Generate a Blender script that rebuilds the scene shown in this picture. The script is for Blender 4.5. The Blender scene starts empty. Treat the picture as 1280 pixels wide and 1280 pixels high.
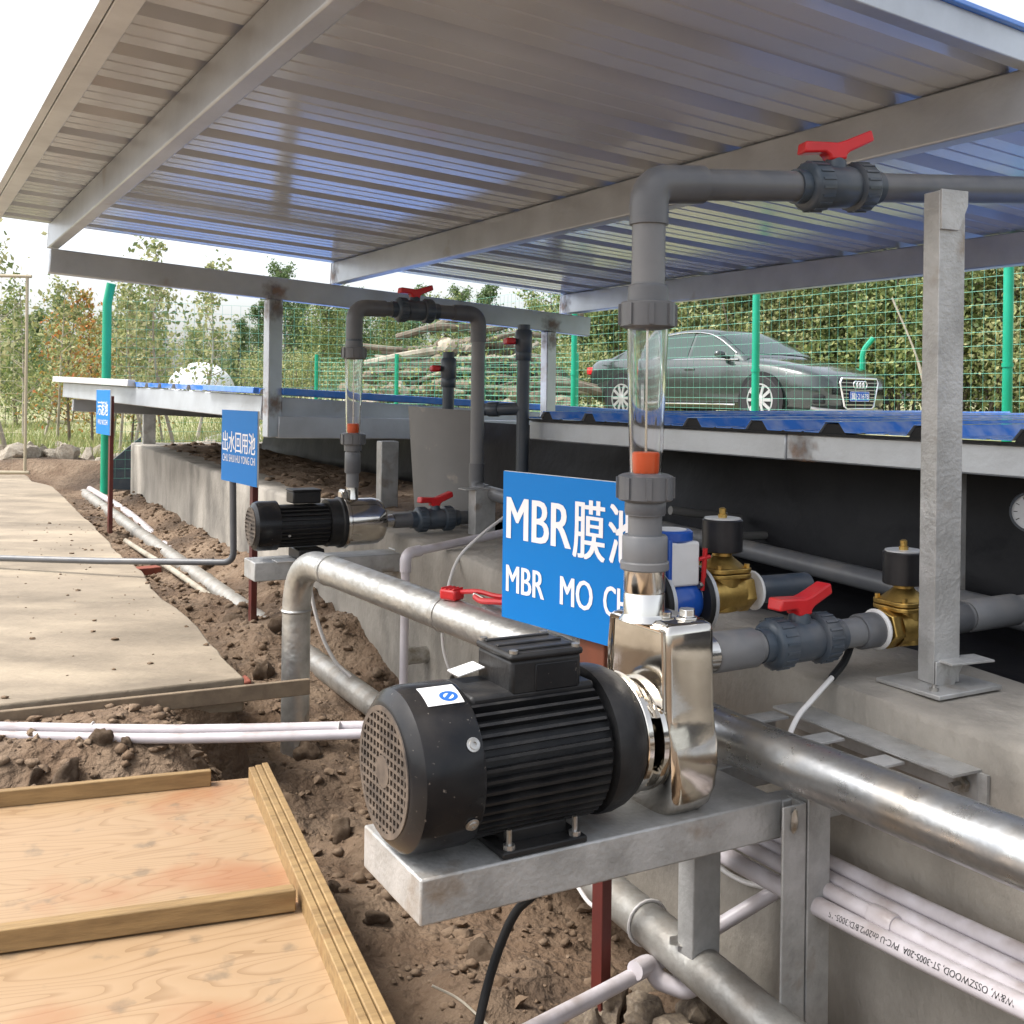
import bpy, bmesh, math, random
from mathutils import Vector, Matrix, noise
R = math.radians
random.seed(7)
sc = bpy.context.scene
C = sc.collection
V3 = Vector

# ------------------------------------------------------------------ camera
F, CX, CY, ROLL = 1340.0, 640.0, 495.0, 0.013
CAM = V3((0, 0, 1.0))
cr, sr = math.cos(ROLL), math.sin(ROLL)
cam_d = bpy.data.cameras.new('camera'); cam = bpy.data.objects.new('camera', cam_d); C.objects.link(cam)
cam_d.sensor_width = 36; cam_d.sensor_fit = 'HORIZONTAL'
cam_d.lens = 36 * F / 1280; cam_d.clip_start = 0.05; cam_d.clip_end = 3000
cam_d.shift_x = 0.0; cam_d.shift_y = -(640 - CY) / 1280
right = V3((cr, 0, sr)); up = V3((-sr, 0, cr)); back = V3((0, -1, 0))
mw = Matrix((right, up, back)).transposed().to_4x4(); mw.translation = CAM
cam.matrix_world = mw
sc.camera = cam

# ------------------------------------------------------------------ light
SUN_EL, SUN_AZ = 56.0, 262.0        # degrees, azimuth clockwise from +Y
w = bpy.data.worlds.new('World'); sc.world = w; w.use_nodes = True
nt = w.node_tree; bg = nt.nodes['Background']
sky = nt.nodes.new('ShaderNodeTexSky'); sky.sky_type = 'NISHITA'; sky.sun_disc = False
sky.sun_elevation = R(SUN_EL); sky.sun_rotation = R(SUN_AZ); sky.dust_density = 4.0; sky.air_density = 1.0
hs = nt.nodes.new('ShaderNodeHueSaturation'); hs.inputs['Saturation'].default_value = 0.34
nt.links.new(sky.outputs[0], hs.inputs['Color']); nt.links.new(hs.outputs[0], bg.inputs['Color'])
bg.inputs['Strength'].default_value = 0.15
sl = bpy.data.lights.new('sun', 'SUN'); sl.energy = 1.5; sl.angle = R(18); sl.color = (1, .985, .96)
so = bpy.data.objects.new('sun', sl); C.objects.link(so)
az, el = R(SUN_AZ), R(SUN_EL)
sdir = V3((math.sin(az) * math.cos(el), math.cos(az) * math.cos(el), math.sin(el)))
so.rotation_euler = (-sdir).to_track_quat('-Z', 'Y').to_euler()
sc.view_settings.view_transform = 'Standard'; sc.view_settings.look = 'None'
sc.view_settings.gamma = 1; sc.view_settings.use_curve_mapping = False
sc.view_settings.exposure = 1.33

# ------------------------------------------------------------------ pixel helpers (1280 px photograph)
def ray(px, py):
    u = (px - CX) / F; v = -(py - CY) / F
    return V3((u * cr - v * sr, 1, v * cr + u * sr))
def P(px, py, d): return CAM + ray(px, py) * d
def onz(px, py, z):
    r = ray(px, py); return CAM + r * ((z - 1) / r.z)
AW = V3((-.461, .887, 0)).normalized(); BW = V3((.887, .461, 0)).normalized(); W0 = V3((.933, 1.954, 0))
def PQ(p, q, z): 
    v = W0 + AW * p + BW * q; return V3((v.x, v.y, z))
def pq(x, y):
    d = V3((x, y, 0)) - W0; return d.dot(AW), d.dot(BW)
AD = V3((-.482, .876, 0)).normalized(); BD = V3((.876, .482, 0)).normalized()
UZ = V3((0, 0, 1))
def on_line(p0, d, px):
    """point of the line p0 + s d that is seen in picture column px"""
    k = ray(px, 495).x
    s = (k * p0.y - p0.x) / (d.x - k * d.y)
    return p0 + d * s
def frame(o, x, z=UZ):
    x = x.normalized(); y = z.cross(x).normalized(); z2 = x.cross(y)
    m = Matrix((x, y, z2)).transposed().to_4x4(); m.translation = o
    return m

# ------------------------------------------------------------------ materials
def nn(nt, t, **kw):
    n = nt.nodes.new(t)
    for k, v in kw.items(): setattr(n, k, v)
    return n
def mat(name, col, rough=.5, metal=0.0, col2=None, ns=4.0, nd=6.0, lo=.38, hi=.66, bump=0.0, bs=40.0,
        stretch=(1, 1, 1), col3=None, s3=1.0, lo3=.5, hi3=.6, rough2=None, spec=.5, coat=0.0, dust_or_sheen=None, dust_or_sheen_amt=.5,
        voronoi=False, bdist=.01, trans=0.0, ior=1.45):
    m = bpy.data.materials.new(name); m.use_nodes = True
    t = m.node_tree; b = t.nodes['Principled BSDF']; L = t.links
    b.inputs['Roughness'].default_value = rough; b.inputs['Metallic'].default_value = metal
    b.inputs['Specular IOR Level'].default_value = spec
    b.inputs['Coat Weight'].default_value = coat; b.inputs['Coat Roughness'].default_value = .1
    b.inputs['Transmission Weight'].default_value = trans; b.inputs['IOR'].default_value = ior
    b.inputs['Base Color'].default_value = (*col, 1)
    tc = nn(t, 'ShaderNodeTexCoord'); mp = nn(t, 'ShaderNodeMapping'); mp.inputs['Scale'].default_value = stretch
    L.new(tc.outputs['Object'], mp.inputs['Vector'])
    cur = None
    if col2 is not None:
        if voronoi:
            n = nn(t, 'ShaderNodeTexVoronoi'); n.inputs['Scale'].default_value = ns; fo = n.outputs['Color']
        else:
            n = nn(t, 'ShaderNodeTexNoise'); n.inputs['Scale'].default_value = ns; n.inputs['Detail'].default_value = nd
            n.inputs['Roughness'].default_value = .6; fo = n.outputs['Fac']
        L.new(mp.outputs[0], n.inputs['Vector'])
        mr = nn(t, 'ShaderNodeMapRange'); mr.inputs['From Min'].default_value = lo; mr.inputs['From Max'].default_value = hi
        L.new(fo, mr.inputs['Value'])
        mx = nn(t, 'ShaderNodeMix', data_type='RGBA'); mx.inputs['A'].default_value = (*col, 1); mx.inputs['B'].default_value = (*col2, 1)
        L.new(mr.outputs[0], mx.inputs['Factor']); cur = mx.outputs['Result']
        if rough2 is not None:
            m2 = nn(t, 'ShaderNodeMapRange'); m2.inputs['To Min'].default_value = rough; m2.inputs['To Max'].default_value = rough2
            L.new(mr.outputs[0], m2.inputs['Value']); L.new(m2.outputs[0], b.inputs['Roughness'])
    if col3 is not None:
        n = nn(t, 'ShaderNodeTexNoise'); n.inputs['Scale'].default_value = s3; n.inputs['Detail'].default_value = 5
        L.new(mp.outputs[0], n.inputs['Vector'])
        mr = nn(t, 'ShaderNodeMapRange'); mr.inputs['From Min'].default_value = lo3; mr.inputs['From Max'].default_value = hi3
        L.new(n.outputs['Fac'], mr.inputs['Value'])
        mx = nn(t, 'ShaderNodeMix', data_type='RGBA'); mx.inputs['B'].default_value = (*col3, 1)
        if cur: L.new(cur, mx.inputs['A'])
        else: mx.inputs['A'].default_value = (*col, 1)
        L.new(mr.outputs[0], mx.inputs['Factor']); cur = mx.outputs['Result']
    if dust_or_sheen is not None:   # settled dust on faces that look up; on the blue sheet also painted sky sheen
        g = nn(t, 'ShaderNodeNewGeometry'); sx = nn(t, 'ShaderNodeSeparateXYZ'); L.new(g.outputs['Normal'], sx.inputs[0])
        n = nn(t, 'ShaderNodeTexNoise'); n.inputs['Scale'].default_value = 14; n.inputs['Detail'].default_value = 8
        L.new(tc.outputs['Object'], n.inputs['Vector'])
        mr = nn(t, 'ShaderNodeMapRange'); mr.inputs['From Min'].default_value = -.2; mr.inputs['From Max'].default_value = 1.0
        L.new(sx.outputs['Z'], mr.inputs['Value'])
        mr2 = nn(t, 'ShaderNodeMapRange'); mr2.inputs['From Min'].default_value = .4; mr2.inputs['From Max'].default_value = .75
        L.new(n.outputs['Fac'], mr2.inputs['Value'])
        mu = nn(t, 'ShaderNodeMath', operation='MULTIPLY'); L.new(mr.outputs[0], mu.inputs[0]); L.new(mr2.outputs[0], mu.inputs[1])
        mu2 = nn(t, 'ShaderNodeMath', operation='MULTIPLY'); L.new(mu.outputs[0], mu2.inputs[0]); mu2.inputs[1].default_value = dust_or_sheen_amt
        mx = nn(t, 'ShaderNodeMix', data_type='RGBA'); mx.inputs['B'].default_value = (*dust_or_sheen, 1)
        if cur: L.new(cur, mx.inputs['A'])
        else: mx.inputs['A'].default_value = (*col, 1)
        L.new(mu2.outputs[0], mx.inputs['Factor']); cur = mx.outputs['Result']
    if cur: L.new(cur, b.inputs['Base Color'])
    if bump:
        n = nn(t, 'ShaderNodeTexNoise'); n.inputs['Scale'].default_value = bs; n.inputs['Detail'].default_value = 6
        L.new(mp.outputs[0], n.inputs['Vector'])
        bp = nn(t, 'ShaderNodeBump'); bp.inputs['Strength'].default_value = bump; bp.inputs['Distance'].default_value = bdist
        L.new(n.outputs['Fac'], bp.inputs['Height']); L.new(bp.outputs[0], b.inputs['Normal'])
    return m

M = {}
M['beam'] = mat('galvanised_beam', (.50, .53, .565), .38, .5, (.40, .42, .445), 3, bump=.08, bs=60, col3=(.24, .17, .11), s3=3.2, lo3=.66, hi3=.80)
M['frame'] = mat('zinc_frame', (.46, .455, .44), .45, .35, (.31, .305, .29), 11, bump=.25, bs=100, col3=(.24, .19, .14), s3=9, lo3=.60, hi3=.76)
M['galv'] = mat('galvanised_pipe', (.52, .53, .53), .26, .92, (.36, .37, .38), 22, bump=.05, bs=60, col3=(.50, .45, .38), s3=6, lo3=.52, hi3=.75, rough2=.42)
M['foil'] = mat('foil_wrap', (.62, .61, .58), .30, .85, (.42, .41, .38), 12, bump=.45, bs=20, rough2=.5, bdist=.012)
M['foil_dull'] = mat('dull_foil', (.43, .415, .38), .42, .6, (.27, .255, .225), 10, bump=.5, bs=18, rough2=.6, bdist=.012, dust_or_sheen=(.24, .19, .14), dust_or_sheen_amt=.6)
M['steel'] = mat('stainless', (.66, .62, .56), .09, 1.0, (.52, .48, .42), 7, rough2=.17, bump=.03, bs=12, bdist=.02)
M['steel_brushed'] = mat('stainless_ring', (.68, .65, .6), .18, 1.0)
M['bolt'] = mat('bolt_steel', (.55, .54, .52), .35, .9, (.3, .27, .22), 30)
M['brass'] = mat('brass', (.62, .42, .13), .34, .95, (.42, .27, .08), 25, bump=.06, bs=90, rough2=.5)
M['pvc'] = mat('grey_pvc', (.098, .102, .110), .36, 0, (.125, .127, .132), 6, bump=.02, bs=30, dust_or_sheen=(.33, .29, .24), dust_or_sheen_amt=.45)
M['pvc_dark'] = mat('dark_pvc', (.042, .058, .076), .33, 0, (.06, .072, .088), 8, dust_or_sheen=(.33, .29, .24), dust_or_sheen_amt=.35)
M['pvc_light'] = mat('light_grey_pvc', (.150, .153, .158), .38, 0, (.185, .186, .188), 6, dust_or_sheen=(.36, .31, .25), dust_or_sheen_amt=.4)
M['pvc_white'] = mat('white_pvc', (.60, .56, .58), .36, 0, (.50, .46, .47), 4, dust_or_sheen=(.20, .14, .10), dust_or_sheen_amt=.75)
M['red'] = mat('red_plastic', (.60, .018, .022), .33, 0, (.48, .015, .018), 8, dust_or_sheen=(.5, .25, .2), dust_or_sheen_amt=.25)
M['orange'] = mat('orange_float', (.85, .11, .015), .4)
M['black'] = mat('black_enamel', (.008, .009, .011),   .26, 0, (.012, .012, .013), 12, coat=.08, col3=(.16, .14, .12), s3=95, lo3=.685, hi3=.73, dust_or_sheen=(.12, .10, .08), dust_or_sheen_amt=.22, bump=.03, bs=80, spec=.25)
M['black_fin'] = mat('black_casting', (.012, .012, .013), .40, 0, (.02, .02, .02), 20, dust_or_sheen=(.13, .115, .10), dust_or_sheen_amt=.25, bump=.08, bs=120, spec=.3)
M['grille'] = mat('dusty_grille', (.055, .045, .038), .55, 0, (.14, .11, .085), 18)
M['rubber'] = mat('black_rubber', (.012, .012, .012), .55)
M['coil'] = mat('coil_plastic', (.010, .010, .012), .38, dust_or_sheen=(.3, .28, .26), dust_or_sheen_amt=.35)
M['white'] = mat('white_plastic', (.78, .77, .75), .4, 0, (.68, .66, .63), 6)
M['blue_enamel'] = mat('blue_enamel', (.015, .09, .42), .3, coat=.4)
M['sign'] = mat('sign_blue', (.001, .165, .50), .45, 0, (.001, .175, .52), 3, spec=.25)
M['sign_edge'] = mat('sign_edge', (.6, .6, .58), .5)
M['letter'] = mat('white_letter', (.82, .80, .80), .5)
M['oxide'] = mat('red_oxide_paint', (.115, .022, .016), .55, 0, (.085, .02, .016), 8, bump=.1, bs=50, col3=(.20, .11, .075), s3=4, lo3=.58, hi3=.72)
M['oxide_wood'] = mat('stained_timber', (.16, .045, .02), .6, 0, (.08, .03, .018), 10, stretch=(1, 1, .15))
M['concrete'] = mat('wall_concrete', (.345, .315, .27), .85, 0, (.185, .168, .142), 3.2, nd=12, lo=.35, hi=.7, bump=.6, bs=45, col3=(.10, .092, .08), s3=1.6, lo3=.52, hi3=.75, stretch=(1, 1, .6))
M['slab'] = mat('sandy_slab', (.30, .245, .178), .9, 0, (.165, .134, .097), 1.7, nd=14, lo=.36, hi=.68, bump=.55, bs=35, col3=(.37, .305, .22), s3=2.3, lo3=.5, hi3=.72, stretch=(.7, 1.3, 1))
M['dirt'] = mat('dirt', (.135, .086, .052), .95, 0, (.22, .157, .104), 3.4, nd=14, lo=.40, hi=.68, bump=1, bs=24, bdist=.04, col3=(.065, .043, .028), s3=1.4, lo3=.48, hi3=.7)
M['clod'] = mat('clod', (.145, .095, .058), .95, 0, (.21, .15, .10), 4, bump=.8, bs=30, bdist=.02)
M['stone'] = mat('stone', (.23, .18, .125), .85, 0, (.13, .10, .075), 5, bump=.5, bs=22, bdist=.02, col3=(.30, .25, .19), s3=3, lo3=.55, hi3=.75)
M['rubble'] = mat('pale_stone', (.40, .35, .28), .85, 0, (.25, .21, .16), 4, bump=.5, bs=14, bdist=.03)
M['liner'] = mat('black_liner', (.006, .006, .008), .5, 0, (.011, .011, .013), 3, spec=.22, bump=.25, bs=4, bdist=.05)
M['foam'] = mat('black_foam', (.008, .008, .009), .7)
M['sheet_top'] = mat('blue_sheet', (.035, .19, .64), .24, 0, (.05, .22, .68), 2, coat=.8, dust_or_sheen=(.55, .58, .64), dust_or_sheen_amt=.85)  # pale dust on upward faces, strengthened to paint the sky's reflection into the blue
M['sheet_under'] = mat('sheet_backing', (.50, .525, .56), .15, .06, (.44, .465, .50), 1.5, bump=.015, bs=8, spec=.7)
M['trim'] = mat('pale_flashing', (.62, .63, .63), .4, .3, (.5, .5, .5), 4)
M['green'] = mat('green_coating', (.004, .27, .145), .38, 0, (.006, .33, .19), 3)
M['wire'] = mat('green_wire', (.12, .36, .26), .45)
M['wire_far'] = mat('green_wire_far', (.02, .27, .16), .45)
M['tan_wire'] = mat('tan_wire', (.42, .36, .25), .6)
M['bark'] = mat('bark', (.20, .165, .125), .9, 0, (.10, .08, .06), 12, bump=.5, bs=30, stretch=(1, 1, .25))
M['bark_pale'] = mat('pale_bark', (.40, .36, .29), .9, 0, (.24, .21, .16), 8, bump=.3, bs=30, stretch=(1, 1, .3))
M['road'] = mat('pale_road', (.50, .47, .42), .9, 0, (.40, .375, .33), 2, bump=.2, bs=30)
M['tarp'] = mat('white_tarpaulin', (.80, .81, .82), .4, 0, (.70, .71, .73), 1.2, bump=.3, bs=3, bdist=.08)
M['grey_sheet'] = mat('grey_board', (.150, .145, .138), .48, 0, (.185, .178, .168), 2.2, bump=.05, bs=20, col3=(.28, .25, .21), s3=9, lo3=.64, hi3=.72)
M['cable_w'] = mat('white_cable', (.66, .63, .60), .45)
M['dial'] = mat('dial_face', (.72, .72, .72), .4)
M['oldwood'] = mat('old_board', (.25, .19, .125), .85, 0, (.15, .11, .075), 8, bump=.3, bs=40, stretch=(1, 1, 1))
M['gold'] = mat('lumber', (.30, .195, .085), .6, 0, (.19, .118, .05), 9, nd=8, bump=.15, bs=60, stretch=(6, .7, 6), col3=(.22, .12, .045), s3=3, lo3=.58, hi3=.75)
def clear_mat():
    m = bpy.data.materials.new('clear_acrylic'); m.use_nodes = True; b = m.node_tree.nodes['Principled BSDF']
    b.inputs['Base Color'].default_value = (.97, .97, .985, 1); b.inputs['Roughness'].default_value = .03
    b.inputs['Transmission Weight'].default_value = 1; b.inputs['IOR'].default_value = 1.40
    return m
M['clear'] = clear_mat()
def ply_mat():
    m = bpy.data.materials.new('plywood'); m.use_nodes = True; t = m.node_tree; b = t.nodes['Principled BSDF']; L = t.links
    tc = nn(t, 'ShaderNodeTexCoord')
    mp = nn(t, 'ShaderNodeMapping'); mp.inputs['Scale'].default_value = (2.6, .55, 1); mp.inputs['Rotation'].default_value = (0, 0, .12); L.new(tc.outputs['Object'], mp.inputs[0])
    n1 = nn(t, 'ShaderNodeTexNoise'); n1.inputs['Scale'].default_value = 1.1; n1.inputs['Detail'].default_value = 3; L.new(mp.outputs[0], n1.inputs['Vector'])
    mul = nn(t, 'ShaderNodeMath', operation='MULTIPLY'); mul.inputs[1].default_value = 38; L.new(n1.outputs['Fac'], mul.inputs[0])
    fr = nn(t, 'ShaderNodeMath', operation='FRACT'); L.new(mul.outputs[0], fr.inputs[0])
    rp = nn(t, 'ShaderNodeValToRGB'); e = rp.color_ramp.elements
    e[0].position = 0; e[0].color = (.325, .215, .118, 1); e[1].position = 1; e[1].color = (.255, .16, .083, 1)
    x = e.new(.7); x.color = (.345, .232, .132, 1)
    L.new(fr.outputs[0], rp.inputs[0])
    n2 = nn(t, 'ShaderNodeTexNoise'); n2.inputs['Scale'].default_value = 2.3; n2.inputs['Detail'].default_value = 6; L.new(tc.outputs['Object'], n2.inputs['Vector'])
    mr = nn(t, 'ShaderNodeMapRange'); mr.inputs['From Min'].default_value = .55; mr.inputs['From Max'].default_value = .68; mr.inputs['To Max'].default_value = .5; L.new(n2.outputs['Fac'], mr.inputs['Value'])
    mx = nn(t, 'ShaderNodeMix', data_type='RGBA'); mx.inputs['B'].default_value = (.27, .085, .03, 1)
    L.new(rp.outputs[0], mx.inputs['A']); L.new(mr.outputs[0], mx.inputs['Factor'])
    n3 = nn(t, 'ShaderNodeTexNoise'); n3.inputs['Scale'].default_value = 11; n3.inputs['Detail'].default_value = 9; L.new(tc.outputs['Object'], n3.inputs['Vector'])
    mr3 = nn(t, 'ShaderNodeMapRange'); mr3.inputs['From Min'].default_value = .60; mr3.inputs['From Max'].default_value = .70; mr3.inputs['To Max'].default_value = .7; L.new(n3.outputs['Fac'], mr3.inputs['Value'])
    mx2 = nn(t, 'ShaderNodeMix', data_type='RGBA'); mx2.inputs['B'].default_value = (.17, .125, .08, 1)
    L.new(mx.outputs['Result'], mx2.inputs['A']); L.new(mr3.outputs[0], mx2.inputs['Factor'])
    L.new(mx2.outputs['Result'], b.inputs['Base Color']); b.inputs['Roughness'].default_value = .48
    bp = nn(t, 'ShaderNodeBump'); bp.inputs['Strength'].default_value = .1; bp.inputs['Distance'].default_value = .004
    L.new(fr.outputs[0], bp.inputs['Height']); L.new(bp.outputs[0], b.inputs['Normal'])
    return m
M['ply'] = ply_mat()
def burn_mat():
    m = bpy.data.materials.new('weld_burn'); m.use_nodes = True; t = m.node_tree; b = t.nodes['Principled BSDF']; L = t.links
    tc = nn(t, 'ShaderNodeTexCoord'); ln = nn(t, 'ShaderNodeVectorMath', operation='LENGTH'); L.new(tc.outputs['Object'], ln.inputs[0])
    n = nn(t, 'ShaderNodeTexNoise'); n.inputs['Scale'].default_value = 26; n.inputs['Detail'].default_value = 6; L.new(tc.outputs['Object'], n.inputs['Vector'])
    mr = nn(t, 'ShaderNodeMapRange'); mr.inputs['From Min'].default_value = .03; mr.inputs['From Max'].default_value = .10; mr.inputs['To Min'].default_value = 1; mr.inputs['To Max'].default_value = -.25
    L.new(ln.outputs['Value'], mr.inputs['Value'])
    ad = nn(t, 'ShaderNodeMath', operation='ADD'); L.new(mr.outputs[0], ad.inputs[0])
    m3 = nn(t, 'ShaderNodeMapRange'); m3.inputs['From Min'].default_value = .3; m3.inputs['From Max'].default_value = .7; m3.inputs['To Min'].default_value = -.45; m3.inputs['To Max'].default_value = .35
    L.new(n.outputs['Fac'], m3.inputs['Value']); L.new(m3.outputs[0], ad.inputs[1]); ad.use_clamp = True
    mu = nn(t, 'ShaderNodeMath', operation='MULTIPLY'); mu.inputs[1].default_value = .6; L.new(ad.outputs[0], mu.inputs[0]); L.new(mu.outputs[0], b.inputs['Alpha'])
    rp = nn(t, 'ShaderNodeValToRGB'); e = rp.color_ramp.elements; e[0].position = .35; e[0].color = (.05, .035, .025, 1); e[1].position = .62; e[1].color = (.27, .13, .055, 1)
    L.new(n.outputs['Fac'], rp.inputs[0]); L.new(rp.outputs[0], b.inputs['Base Color']); b.inputs['Roughness'].default_value = .8
    return m
M['burn'] = burn_mat()
def leaf_mat(name, cols, tr=.25):
    m = bpy.data.materials.new(name); m.use_nodes = True; t = m.node_tree; b = t.nodes['Principled BSDF']; L = t.links
    g = nn(t, 'ShaderNodeNewGeometry'); rp = nn(t, 'ShaderNodeValToRGB'); rp.color_ramp.interpolation = 'LINEAR'
    e = rp.color_ramp.elements; n = len(cols)
    e[0].position = 0; e[0].color = (*cols[0], 1); e[1].position = 1; e[1].color = (*cols[-1], 1)
    for i in range(1, n - 1):
        x = e.new(i / (n - 1)); x.color = (*cols[i], 1)
    L.new(g.outputs['Random Per Island'], rp.inputs[0]); L.new(rp.outputs[0], b.inputs['Base Color'])
    b.inputs['Roughness'].default_value = .5; b.inputs['Specular IOR Level'].default_value = .35
    tl = nn(t, 'ShaderNodeBsdfTranslucent'); L.new(rp.outputs[0], tl.inputs['Color'])
    ms = nn(t, 'ShaderNodeMixShader'); ms.inputs[0].default_value = tr
    L.new(b.outputs[0], ms.inputs[1]); L.new(tl.outputs[0], ms.inputs[2])
    L.new(ms.outputs[0], t.nodes['Material Output'].inputs['Surface'])
    return m
M['leaf_a'] = leaf_mat('leaf_green', [(.08, .13, .045), (.16, .22, .07), (.27, .32, .11), (.40, .40, .16), (.19, .24, .10), (.11, .16, .055)], .4)
M['leaf_b'] = leaf_mat('leaf_olive', [(.14, .18, .07), (.26, .29, .11), (.38, .39, .17), (.50, .47, .25), (.20, .25, .10), (.15, .19, .075)], .4)
M['leaf_c'] = leaf_mat('leaf_dark', [(.07, .12, .05), (.12, .185, .07), (.19, .25, .10), (.10, .16, .08)], .35)
M['leaf_d'] = leaf_mat('leaf_autumn', [(.28, .29, .09), (.50, .30, .07), (.20, .25, .09), (.58, .20, .06), (.28, .30, .12)], .4)
M['grass'] = leaf_mat('grass_blade', [(.15, .21, .065), (.26, .31, .10), (.42, .39, .19), (.20, .26, .09)], .35)

# ------------------------------------------------------------------ mesh builder
class MB:
    def __init__(s): s.v = []; s.f = []; s.m = []
    def add(s, vs, fs, mi=0):
        o = len(s.v); s.v += [V3(x) for x in vs]
        s.f += [tuple(i + o for i in f) for f in fs]; s.m += [mi] * len(fs); return s
    def box(s, c, size, X=V3((1, 0, 0)), Y=V3((0, 1, 0)), Z=UZ, mi=0):
        c = V3(c); a, b, d = X * size[0] / 2, Y * size[1] / 2, Z * size[2] / 2
        vs = [c + i * a + j * b + k * d for i in (-1, 1) for j in (-1, 1) for k in (-1, 1)]
        return s.add(vs, [(0, 1, 3, 2), (4, 6, 7, 5), (0, 4, 5, 1), (2, 3, 7, 6), (0, 2, 6, 4), (1, 5, 7, 3)], mi)
    def beam(s, p0, p1, w, h, upv=UZ, mi=0):
        p0, p1 = V3(p0), V3(p1); x = (p1 - p0); l = x.length; x = x / l
        y = upv.cross(x).normalized(); z = x.cross(y)
        return s.box((p0 + p1) / 2, (l, w, h), x, y, z, mi)
    def profile(s, p0, p1, poly, upv=UZ, mi=0):
        p0, p1 = V3(p0), V3(p1); x = (p1 - p0).normalized(); y = upv.cross(x).normalized(); z = x.cross(y)
        n = len(poly); vs = [p + y * a + z * b for p in (p0, p1) for a, b in poly]
        fs = [(i, (i + 1) % n, n + (i + 1) % n, n + i) for i in range(n)] + [tuple(range(n))[::-1], tuple(range(n, 2 * n))]
        return s.add(vs, fs, mi)
    def tube(s, pts, r, n=16, cap=True, mi=0):
        pts = [V3(p) for p in pts]; k = len(pts); rs = r if isinstance(r, (list, tuple)) else [r] * k
        vs = []; ref = None
        for i, p in enumerate(pts):
            d = (pts[min(i + 1, k - 1)] - pts[max(i - 1, 0)]).normalized()
            if ref is None: ref = d.orthogonal().normalized()
            ref = (ref - d * ref.dot(d)); ref = ref.normalized() if ref.length > 1e-6 else d.orthogonal().normalized()
            b = d.cross(ref)
            vs += [p + (ref * math.cos(2 * math.pi * j / n) + b * math.sin(2 * math.pi * j / n)) * rs[i] for j in range(n)]
        fs = [(i * n + j, i * n + (j + 1) % n, (i + 1) * n + (j + 1) % n, (i + 1) * n + j) for i in range(k - 1) for j in range(n)]
        if cap: fs += [tuple(range(n))[::-1], tuple(range((k - 1) * n, k * n))]
        return s.add(vs, fs, mi)
    def lathe(s, prof, o=(0, 0, 0), ax=UZ, n=24, mi=0, ph=0.0):
        """prof: list of (r, t) along ax"""
        o = V3(o); ax = V3(ax).normalized(); a = ax.orthogonal().normalized(); b = ax.cross(a)
        vs = [o + ax * t + (a * math.cos(2 * math.pi * (j + ph) / n) + b * math.sin(2 * math.pi * (j + ph) / n)) * r for r, t in prof for j in range(n)]
        k = len(prof)
        fs = [(i * n + j, i * n + (j + 1) % n, (i + 1) * n + (j + 1) % n, (i + 1) * n + j) for i in range(k - 1) for j in range(n)]
        if prof[0][0] > 1e-5: fs.append(tuple(range(n))[::-1])
        if prof[-1][0] > 1e-5: fs.append(tuple(range((k - 1) * n, k * n)))
        return s.add(vs, fs, mi)
    def prism(s, poly, o, ux, uy, d, mi=0):
        o, ux, uy, d = V3(o), V3(ux), V3(uy), V3(d); n = len(poly)
        vs = [o + ux * a + uy * b for a, b in poly]; vs += [v + d for v in vs]
        fs = [(i, (i + 1) % n, n + (i + 1) % n, n + i) for i in range(n)] + [tuple(range(n))[::-1], tuple(range(n, 2 * n))]
        return s.add(vs, fs, mi)
    def rock(s, c, r, seed=0, sub=2, sq=(1, 1, .75), rough=.35, mi=0):
        bm = bmesh.new(); bmesh.ops.create_icosphere(bm, subdivisions=sub, radius=1)
        off = V3((seed * 3.17, seed * 1.3, seed * .7)); c = V3(c)
        vs = []
        for v in bm.verts:
            d = 1 + rough * noise.noise(v.co * 1.1 + off) * 1.6 + rough * .5 * noise.noise(v.co * 3 + off)
            vs.append(c + V3((v.co.x * sq[0], v.co.y * sq[1], v.co.z * sq[2])) * r * d)
        fs = [tuple(v.index for v in f.verts) for f in bm.faces]; bm.free()
        return s.add(vs, fs, mi)
WM = {}
def wm(o): return WM.get(o.name, Matrix.Identity(4))
def link(o, parent=None, m=None):
    C.objects.link(o)
    if parent is not None: o.parent = parent; WM[o.name] = wm(parent)
    elif m is not None: o.matrix_world = m; WM[o.name] = m
    return o
def mesh_of(mb, name, mats, inv=None, sharp=38):
    me = bpy.data.meshes.new(name)
    vs = [inv @ v for v in mb.v] if inv is not None else mb.v
    me.from_pydata([tuple(v) for v in vs], [], mb.f)
    for m in (mats if isinstance(mats, (list, tuple)) else [mats]): me.materials.append(M[m])
    me.polygons.foreach_set('material_index', mb.m)
    bm = bmesh.new(); bm.from_mesh(me); bmesh.ops.recalc_face_normals(bm, faces=bm.faces); bm.to_mesh(me); bm.free()
    me.polygons.foreach_set('use_smooth', [sharp > 1] * len(me.polygons))
    me.set_sharp_from_angle(angle=R(sharp)); me.update()
    return me
def build(mb, name, mats, parent=None, loc=None, local=False, bevel=0.0, label=None, kind=None, sharp=38, seg=2):
    if name == 'lettering': sharp = 0.5
    if parent is not None: inv = None if local else wm(parent).inverted(); m = None
    else:
        m = Matrix.Translation(V3(loc)) if loc is not None else Matrix.Identity(4); inv = m.inverted()
    o = bpy.data.objects.new(name, mesh_of(mb, name, mats, inv, sharp)); link(o, parent, m)
    if bevel:
        b = o.modifiers.new('bevel', 'BEVEL'); b.width = bevel; b.segments = seg; b.limit_method = 'ANGLE'; b.angle_limit = R(40)
    if label: o['label'] = label
    if kind: o['kind'] = kind
    return o
def tag(o, label, cat, group=None):
    o['label'] = label; o['category'] = cat
    if group: o['group'] = group
    return o
def thing(name, label, cat, m, group=None):
    if not isinstance(m, Matrix): m = Matrix.Translation(V3(m))
    o = bpy.data.objects.new(name, None); o.empty_display_size = .1; link(o, None, m); return tag(o, label, cat, group)
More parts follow.
